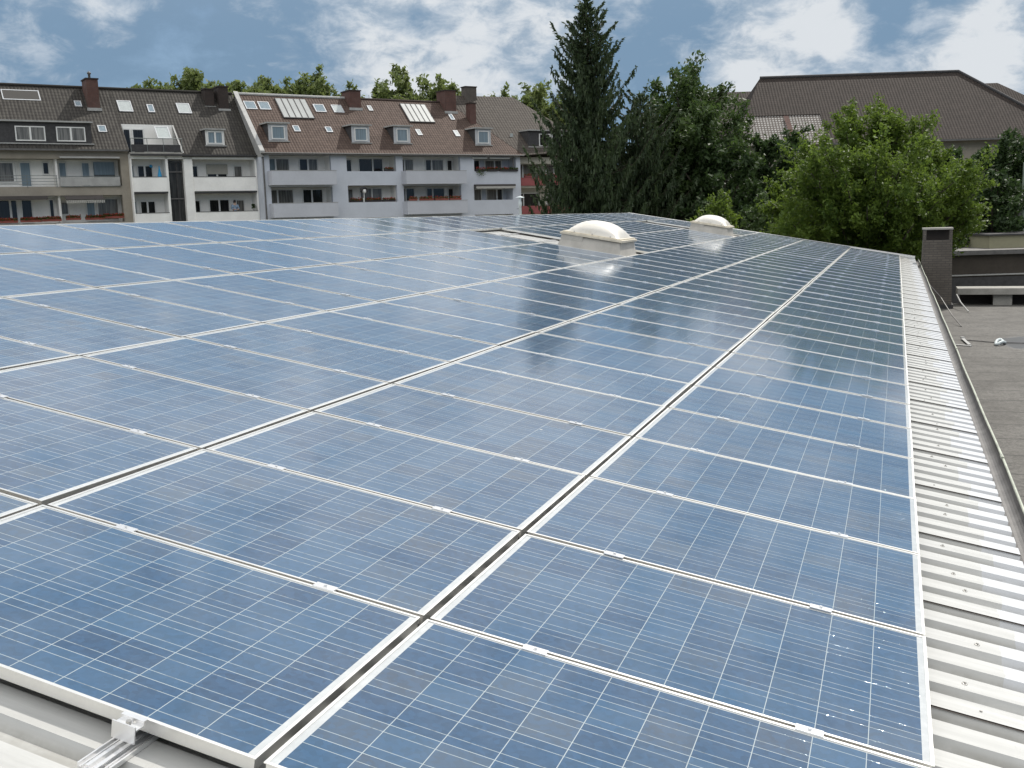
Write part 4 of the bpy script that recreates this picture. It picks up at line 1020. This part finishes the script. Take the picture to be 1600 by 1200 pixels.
# ---------- balcony flowers, parasol, person, plants
for k, (s, ln) in enumerate(((1.75, 1.1), (3.3, 1.35), (4.75, 1.2))):
    flower_box(s, .1, 3.405, ln, ['dark planter of red geraniums left of the figure-shaped windmill on the grey balcony', 'dark planter of red flowers in the middle of the lower grey balcony', 'dark planter of orange-red flowers at the right end of the lower grey balcony'][k])
for k, (s, ln) in enumerate(((6.6, .7), (7.9, 1.3), (9.4, 1.3), (10.8, 1.1))):
    flower_box(s, -.89, 3.437, ln, 'terracotta planter of red flowers, %s in the row on the projecting grey balcony' % ORD[k], 'flower', 'terracotta')
flower_box(14.05, -.06, 5.972, 1.0, 'planter with long trailing greenery on the upper right grey balcony', 'flower', 'pot', True)
flower_box(15.3, -.06, 5.972, 1.1, 'planter of orange flowers right of the trailing planter', 'flower'); flower_box(16.55, -.06, 5.972, .9, 'planter of orange flowers left of the downpipe', 'flower'); flower_box(17.55, -.06, 5.972, .95, 'planter of low yellow-green plants by the downpipe', 'herb')
flower_box(4.9, .1, 5.972, .8, 'small planter of red flowers on the upper grey balcony', 'flower')
for k, (s, ln, z) in enumerate(((-27.0, 1.5, 2.42), (-25.2, 1.6, 2.42), (-23.5, 1.4, 2.44), (-22.1, 1.3, 2.46), (-20.6, 1.0, 2.52), (-19.1, 1.3, 2.50), (-17.75, 1.5, 2.58))):
    flower_box(s, 1.40, z - .02, ln, 'red geranium box, %s from the left along the lowest brown balcony' % ORD[k] if k < 6 else 'bright red geranium box at the right end of the lowest brown balcony', 'flower', 'terracotta', dens=200)
for s in (19.6, 21.2, 22.6): flower_box(s, .5, 5.425, .8, 'small planter of red blooms on the dull red upper balcony', 'flower', 'redpara', dens=60, group='planters on the red balcony')
ba = MB(); ba.sm = True
ba.lathe([(.03, 0), (.13, .05), (.17, .25), (.14, .7), (.07, 1.15), (.03, 1.4), (.02, 1.55), (0, 1.56)], 12)
o = tag(ba.build('closed_parasol', 'blue'), 'closed blue parasol standing on the upper left white balcony', 'parasol'); o.location = hpt(-14.05, 1.5, 4.57); o.scale = (1.5, 1.5, 1.22)
bt = MB(); bt.lathe([(.04, 0), (.13, .05), (.10, .18), (.03, .24)], 10); o = tag(bt.build('blue_wall_ornament', 'blue'), 'small blue ornament on the balcony wall above the parasol', 'ornament'); o.location = hpt(-14.5, 2.12, 6.35)
# windmill figure on the parapet
wm = thing('garden_windmill', 'dark arched garden windmill on a pale stick between two flower boxes', 'garden windmill', hpt(2.45, .12, 3.405), (0, 0, HAZ))
q = MB(); q.tube([(0, 0, 0), (.02, 0, .9)], .035, 6); q.build('stick', 'frame', wm)
q = MB(); q.tube([(.02 + .28 * math.cos(a), -.02, .90 + .30 * math.sin(a)) for a in np.linspace(math.pi * 1.12, -.15, 12)], [.05, .09, .11, .12, .12, .12, .12, .11, .10, .09, .07, .05], 8); q.build('arched_sail', 'slatedark', wm, True)
q = MB(); q.lathe([(0, -.2), (.14, -.14), (.17, 0), (.12, .14), (0, .2)], 12, (.05, 0, .92)); q.build('pale_disc', 'frame', wm, True)
q = MB(); q.box(-.12, .0, -.05, .05, .02, .35); q.build('base_block', 'frame', wm)


def skin_figure(name, mat, parent, pts, edges, radii, sub=2):
    me = bpy.data.meshes.new(name); me.from_pydata(pts, edges, []); me.materials.append(M[mat])
    o = bpy.data.objects.new(name, me); COL.objects.link(o); o.parent = parent
    md = o.modifiers.new('skin', 'SKIN'); md.use_smooth_shade = True
    for i, r_ in enumerate(radii): me.skin_vertices[0].data[i].radius = (r_, r_) if not isinstance(r_, tuple) else r_
    me.skin_vertices[0].data[0].use_root = True
    s_ = o.modifiers.new('subsurf', 'SUBSURF'); s_.levels = sub; s_.render_levels = sub
    return o
pr = thing('person', 'person with dark hair in a pale blue top leaning on the white balcony', 'person', hpt(-8.35, 1.47, 1.86), (0, 0, HAZ)); pr.scale = (1.1, 1.1, 1.1)
# y is toward the house (behind); person faces the camera side (-y), forearms resting on the parapet
PT = [(0, 0, .92), (0, -.02, 1.15), (0, -.06, 1.36), (0, -.08, 1.47), (0, -.10, 1.56), (0, -.11, 1.66),
      (.19, -.06, 1.37), (.25, -.14, 1.12), (.12, -.40, 1.06), (.05, -.47, 1.06), (-.19, -.06, 1.37), (-.25, -.14, 1.12), (-.12, -.40, 1.06), (-.04, -.47, 1.06),
      (.10, .0, .84), (.11, -.02, .46), (.11, .03, .07), (.11, -.10, .03), (-.10, 0, .84), (-.11, -.02, .46), (-.11, .03, .07), (-.11, -.10, .03)]
ED = [(0, 1), (1, 2), (2, 3), (3, 4), (4, 5), (2, 6), (6, 7), (7, 8), (8, 9), (2, 10), (10, 11), (11, 12), (12, 13), (0, 14), (14, 15), (15, 16), (16, 17), (0, 18), (18, 19), (19, 20), (20, 21)]
RD = [.13, .12, .13, .055, .085, .075, .065, .045, .035, .04, .065, .045, .035, .04, .085, .06, .045, .04, .085, .06, .045, .04]
skin_figure('body', 'skin', pr, PT, ED, RD)
skin_figure('top', 'shirt', pr, [(0, 0, .86), (0, -.02, 1.15), (0, -.06, 1.37), (.20, -.06, 1.38), (.26, -.14, 1.12), (.2, -.28, 1.085), (-.20, -.06, 1.38), (-.26, -.14, 1.12), (-.2, -.28, 1.085)], [(0, 1), (1, 2), (2, 3), (3, 4), (4, 5), (2, 6), (6, 7), (7, 8)], [.165, .15, .155, .085, .068, .055, .085, .068, .055])
hr = MB(); hr.sm = True; hr.lathe([(0, .13), (.06, .12), (.095, .07), (.105, .0), (.10, -.06), (.085, -.11), (0, -.12)], 14, (0, -.075, 1.635)); hr.build('hair', 'hair', pr, True)
pl_ = thing('potted_plant', 'small dark potted plant at the right end of the lower white balcony', 'plant', hpt(-6.95, .96, 2.915), (0, 0, HAZ))
q = MB(); q.lathe([(.07, 0), (.10, .16), (0, .16)], 10); q.build('pot', 'stone', pl_)
k = 60; P_ = np.stack([rng.normal(0, .07, k), rng.normal(0, .07, k), .2 + .3 * rng.random(k)], 1); Ux = rng.normal(0, .04, (k, 3)); Vx = rng.normal(0, .04, (k, 3)); MB().cards(P_, Ux, Vx).build('leaves', 'ldark', pl_)

# ------------------------------------------------------------------ big tiled-roof building at right
bc = spot(1345, 84, 0, 330); BD = math.atan2(AXH.y, AXH.x) - R(90) - R(2.0)
BZ = lambda px, py, D: zat(px, py, D)
big = thing('hall_block', 'large building with broad dark hipped tile roof, partly stripped to battens, behind trees', 'building', (bc.x, bc.y, GZ), (0, 0, BD))
OFF[big.name] = Vector((0, 0, -GZ))
k8 = 84 / 1555.0
ez, rzz = BZ(1500, 217, 84), BZ(1400, 115, 90)
q = MB(); q.box(-12.5, 18.5, .8, 14, GZ, ez); part(q, 'wall', 'brownwall', big)
xs = lambda px, D=84.0: (px - 1345) * D / FPX * .95 + 1.5
run = 6.2
rb = roof_plane(big, 'roof', 'thall', [(xs(1262), 0, ez), (xs(1655), 0, ez), (xs(1500, 90), run, rzz), (xs(1187, 90), run, rzz), (xs(1140, 86), run * .42, ez + (rzz - ez) * .42), (xs(1262, 86), run * .42, ez + (rzz - ez) * .42)])
mp = MB()
def bp_(px, f): return Vector((xs(px, 84 + 6 * f), run * f, ez + (rzz - ez) * f))
A_, B2, C2, D2 = bp_(1125, 0), bp_(1262, 0), bp_(1262, .42), bp_(1140, .42)
dn = Vector((0, .02, -.06))
e2 = Vector((0, run, rzz - ez)).normalized()
mp.poly([A_ + dn, B2 + dn, C2 + dn, D2 + dn], [(p.x, p.dot(e2)) for p in (A_, B2, C2, D2)]); part(mp, 'stripped_roof', 'batten', big)
os_ = MB(); a0, a1 = bp_(1203, .02), bp_(1211, .02); b0, b1 = bp_(1203, .40), bp_(1211, .40); up = Vector((0, -.03, .05)); os_.quad(a0 + up, a1 + up, b1 + up, b0 + up); part(os_, 'brick_party_wall', 'redbrick', big)
roof_plane(big, 'hip_roof', 'thall', [(xs(1655), 0, ez), (xs(1655), 14, ez), (xs(1500, 90), run, rzz)])
roof_plane(big, 'hip_roof', 'thall', [(xs(1110), 14, ez), (xs(1125), 0, ez), (xs(1187, 90), run, rzz)], .1)
q = MB(); q.tube([(xs(1187, 90), run, rzz + .02), (xs(1500, 90), run, rzz + .02), (xs(1655), 0, ez + .03)], .14, 8); part(q, 'ridge_tiles', 'slatedark', big, parent=rb)
q = MB(); q.box(xs(1262), xs(1660), -.18, -.04, ez - .16, ez - .02); part(q, 'eave_gutter', 'zinc', big)
b2c = spot(1560, 104, GZ, 330)
bg2 = thing('hall_block', 'second dark hipped tile roof rising behind the larger one at the right edge', 'building', (b2c.x, b2c.y, GZ), (0, 0, BD)); OFF[bg2.name] = Vector((0, 0, -GZ))
z0_, z1_ = zat(1560, 215, 104), zat(1560, 126, 108)
q = MB(); q.box(-22, 12, .6, 10, GZ, z0_); part(q, 'wall', 'brownwall', bg2)
roof_plane(bg2, 'roof', 'thall', [(-8, 0, z0_), (10.5, 0, z0_), (1.9, 6, z1_), (-6, 6, z1_)])
roof_plane(bg2, 'hip_roof', 'thall', [(10.5, 0, z0_), (10.5, 12, z0_), (1.9, 6, z1_)])
b3c = spot(1120, 100, GZ, 330)
bg3 = thing('hall_block', 'lower dark tiled wing left of the large hipped roof, mostly behind the tree', 'building', (b3c.x, b3c.y, GZ), (0, 0, BD)); OFF[bg3.name] = Vector((0, 0, -GZ))
z0_, z1_ = zat(1150, 215, 100), zat(1150, 142, 105)
q = MB(); q.box(-3.5, 6, .6, 10, GZ, z0_); part(q, 'wall', 'brownwall', bg3)
roof_plane(bg3, 'roof', 'thall', [(-4, 0, z0_), (7, 0, z0_), (7, 6, z1_), (-2.5, 6, z1_)])


# ------------------------------------------------------------------ trees
def unit(a): return a / np.maximum(np.linalg.norm(a, axis=-1, keepdims=True), 1e-9)


def broadleaf(name, label, loc, trunk_h, limbs, spread, top, leaf='lmid', n_leaf=16000, size=.11, seed=1, low=.1, group=None, up=.5, twig=1.0, rad=.2, jitter=.22, cat='tree', nsub=13, ell=None):
    """trunk > limbs > twigs carrying leaf cards; crown fills spread x top above trunk_h"""
    r_ = np.random.default_rng(seed)
    root = thing(name, label, cat, loc, (0, 0, 0), group)
    tk = MB(); bend = r_.normal(0, .15, 2)
    tk.tube([(0, 0, 0), (bend[0] * .4, bend[1] * .4, trunk_h * .5), (bend[0], bend[1], trunk_h), (bend[0] * 1.2, bend[1] * 1.2, trunk_h + (top - trunk_h) * .55)], [rad * 1.25, rad, rad * .75, rad * .25], 8)
    Ps, Ds = [], []
    H = top - trunk_h
    for i in range(limbs):
        f = (i + .5) / limbs; az = i * 2.39996 + r_.normal(0, .25)
        hz0 = trunk_h * (1 - low) + H * .55 * f * r_.uniform(.8, 1.1)
        # target on a dome-shaped envelope
        ph = math.asin(min(1, max(-.55, -.45 + 1.5 * f + r_.normal(0, .12))))
        tgt = np.array([math.cos(az) * math.cos(ph) * spread, math.sin(az) * math.cos(ph) * spread * (ell or 1), trunk_h + H * .42 + math.sin(ph) * H * .58])
        tgt[:2] *= r_.uniform(.78, 1.08); tgt[2] += r_.normal(0, H * .04)
        p0 = np.array([bend[0], bend[1], min(hz0, tgt[2])]); p3 = tgt
        p1 = p0 + (p3 - p0) * .35 + np.array([0, 0, H * .05]); p2 = p0 + (p3 - p0) * .72 + np.array([0, 0, H * .06 * up])
        ts = np.linspace(0, 1, 7)[:, None]; c = (1 - ts) ** 3 * p0 + 3 * (1 - ts) ** 2 * ts * p1 + 3 * (1 - ts) * ts ** 2 * p2 + ts ** 3 * p3
        tk.tube(c.tolist(), np.linspace(rad * .42, rad * .06, 7).tolist(), 5, False)
        Ltot = np.linalg.norm(p3 - p0)
        for k in range(nsub):
            t = r_.uniform(.28, 1.0); q0 = c[min(6, int(t * 6))] * 1.0; tan = unit(c[min(6, int(t * 6) + 1)] - c[max(0, int(t * 6) - 1)])
            d = unit(tan * .7 + r_.normal(0, .62, 3) + np.array([0, 0, up * .55])); l = Ltot * r_.uniform(.16, .36) * twig * (1.15 - .4 * t)
            q1 = q0 + d * l; Ps.append((q0, q1)); Ds.append(l)
            if k % 3 == 0: tk.tube([q0.tolist(), q1.tolist()], [rad * .07, rad * .02], 4, False)
    tk.build('trunk', 'bark', root, True)
    Ds = np.array(Ds); cnt = r_.multinomial(n_leaf, Ds / Ds.sum())
    A = np.repeat(np.array([p[0] for p in Ps]), cnt, 0); B = np.repeat(np.array([p[1] for p in Ps]), cnt, 0)
    t = r_.beta(1.6, 1.0, (len(A), 1)); P = A + (B - A) * t + r_.normal(0, jitter, A.shape) * (1.1 - .5 * t) * np.linalg.norm(B - A, axis=1, keepdims=True).clip(.3, 2) * .8
    U_ = unit(r_.normal(0, 1, A.shape) + unit(B - A) * .6); N_ = unit(r_.normal(0, .8, A.shape) + np.array([0, 0, .9])); V_ = unit(np.cross(U_, N_)); 
    s_ = size * r_.uniform(.6, 1.35, (len(A), 1))
    MB().cards(P, U_ * s_, V_ * s_ * .55).build('crown', leaf, root)
    return root


def spruce(name, label, loc, H, rb, leaf='needle', seed=3, n_wh=44, dens=1.0, lean=0.0, power=.72, zmin=.06, group=None):
    r_ = np.random.default_rng(seed)
    root = thing(name, label, 'tree', loc, (0, 0, 0), group)
    tk = MB(); tk.tube([(0, 0, 0), (.03, 0, H * .5), (0, 0, H)], [.26, .15, .012], 8)
    P, U_, V_ = [], [], []
    for wv in range(n_wh):
        f = zmin + (1 - zmin) * (wv / (n_wh - 1)) ** .92; z = H * f
        L = rb * (1 - f) ** power + .10
        nb = 8 if f < .85 else 5
        a0 = r_.uniform(0, 6.28)
        for k in range(nb):
            az = a0 + 6.283 * k / nb + r_.normal(0, .2); l = L * r_.choice([.55, .7, .85, 1.0, 1.32]) * r_.uniform(.9, 1.08)
            el0 = -.30 + .88 * f ** 1.7 + r_.normal(0, .11)         # lower boughs sag, the top ones reach up
            m = max(4, int(l / .22)); t = np.linspace(0, 1, m + 1)
            hor = l * t; ver = l * (math.tan(el0) * t - .34 * (1 - f ** 2) * np.sin(t * math.pi) + .38 * t ** 3 * (1 if f < .85 else .3))
            c = np.stack([np.cos(az) * hor, np.sin(az) * hor, z + ver], 1)
            if f < .97: tk.tube(c[::max(1, m // 3)].tolist() if m > 4 else c.tolist(), np.linspace(.035, .008, len(c[::max(1, m // 3)]) if m > 4 else len(c)).tolist(), 4, False)
            nn = int(l * 34 * dens) + 7
            tt = r_.uniform(.08, 1.0, nn) ** .85; base = np.stack([np.interp(tt, t, c[:, j]) for j in range(3)], 1)
            side = np.array([-math.sin(az), math.cos(az), 0]); wid = (.32 * l * (1 - tt) + .05).clip(0, .55)
            base = base + side * (r_.uniform(-1, 1, nn) * wid)[:, None]
            hang = r_.random(nn) < (.62 if f < .8 else .25)
            ln = np.where(hang, r_.uniform(.08, .27, nn) * (1.15 - .5 * f), r_.uniform(.06, .15, nn))
            dirv = np.where(hang[:, None], np.array([0, 0, -1.0]) + r_.normal(0, .16, (nn, 3)), np.stack([np.cos(az) + r_.normal(0, .5, nn), np.sin(az) + r_.normal(0, .5, nn), .35 + r_.normal(0, .3, nn)], 1))
            dirv = unit(dirv); wv_ = unit(np.cross(dirv, r_.normal(0, 1, (nn, 3))))
            P.append(base + dirv * ln[:, None] * .8); U_.append(wv_ * (.028 + .03 * r_.random((nn, 1)))); V_.append(dirv * ln[:, None])
    tk.build('trunk', 'bark', root, True)
    MB().cards(np.concatenate(P), np.concatenate(U_), np.concatenate(V_)).build('crown', leaf, root)
    return root


def tloc(px, D): return spot(px, D, GZ)
sp_ = tloc(922, 55); spruce('spruce_tree', 'tall dark spruce with drooping boughs, its tip reaching the top of the view', sp_, zat(922, 2, 55) - GZ, 4.15, seed=5, n_wh=58, dens=1.9, power=.66)
spruce('spruce_tree', 'smaller dark weeping spruce tucked between the tall spruce and the leafy tree', tloc(1003, 57), zat(1003, 150, 57) - GZ, 3.6, seed=9, n_wh=34, dens=1.5, power=.5)
broadleaf('leafy_tree', 'mid green leafy tree rising right of the tall spruce', tloc(1080, 62), 4.6, 36, 4.3, zat(1080, 112, 62) - GZ, 'lmid', 42000, .13, 11, .3, up=.15, nsub=16)
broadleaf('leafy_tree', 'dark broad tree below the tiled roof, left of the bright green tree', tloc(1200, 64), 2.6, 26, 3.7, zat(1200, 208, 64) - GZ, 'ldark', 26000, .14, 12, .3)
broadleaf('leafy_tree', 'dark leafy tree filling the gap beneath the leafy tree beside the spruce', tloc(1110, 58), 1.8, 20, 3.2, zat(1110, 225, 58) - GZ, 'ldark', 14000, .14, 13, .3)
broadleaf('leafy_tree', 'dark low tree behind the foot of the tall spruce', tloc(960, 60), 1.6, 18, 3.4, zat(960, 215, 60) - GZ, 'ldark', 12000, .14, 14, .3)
broadleaf('leafy_tree', 'bright fresh green spreading tree behind the brick chimney', tloc(1368, 41.5), 3.6, 64, 4.3, zat(1368, 182, 41.5) - GZ, 'lbright', 140000, .072, 21, .55, up=.7, twig=1.0, rad=.2, jitter=.16, nsub=18)
broadleaf('shrub', 'small yellow-green shrub behind the farther dome skylight', tloc(1122, 46), 4.2, 12, 1.05, zat(1122, 306, 46) - GZ, 'lbright', 3800, .085, 22, .4, cat='shrub', rad=.06)
broadleaf('shrub', 'grey-green shrub at the far roof edge left of the bright tree', tloc(1196, 46), 3.6, 12, 1.3, zat(1196, 312, 46) - GZ, 'lmid', 4200, .085, 23, .4, cat='shrub', rad=.06)
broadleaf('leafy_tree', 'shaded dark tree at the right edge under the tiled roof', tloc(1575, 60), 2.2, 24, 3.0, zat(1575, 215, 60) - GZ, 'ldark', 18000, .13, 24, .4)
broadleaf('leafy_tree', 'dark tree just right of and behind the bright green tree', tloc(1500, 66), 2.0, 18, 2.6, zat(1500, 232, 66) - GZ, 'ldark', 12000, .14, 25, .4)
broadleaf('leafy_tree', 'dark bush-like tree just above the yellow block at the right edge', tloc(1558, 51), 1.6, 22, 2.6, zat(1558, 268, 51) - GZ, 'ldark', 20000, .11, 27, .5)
FAR = [(240, 118, 116, 3.6, 'low pale green street tree at the left, above the white house ridge'), (318, 94, 118, 4.6, 'tallest and widest street tree above the white house ridge'), (385, 118, 117, 3.6, 'street tree behind the sooty chimney of the white house'), (437, 126, 120, 3.0, 'small street tree above the left end of the red-brown roof'), (508, 110, 120, 4.2, 'broad street tree above the left solar collector'), (600, 128, 124, 3.4, 'street tree right of the first red brick chimney'), (640, 121, 125, 3.2, 'rounded street tree above the middle of the red-brown roof'), (695, 120, 126, 2.8, 'airy street tree above the right brick chimney'), (838, 130, 128, 5.2, 'light green tree behind the hipped roof left of the spruce')]
for i, (px, py, D, sp, lab) in enumerate(FAR):
    broadleaf('street_tree', lab, tloc(px, D), 10.0, 30, sp * 1.35, zat(px, py + 7, D) - GZ, 'lfar', 26000, .25, 40 + i, .3, group='street trees behind the houses', rad=.3, nsub=13, up=.2)
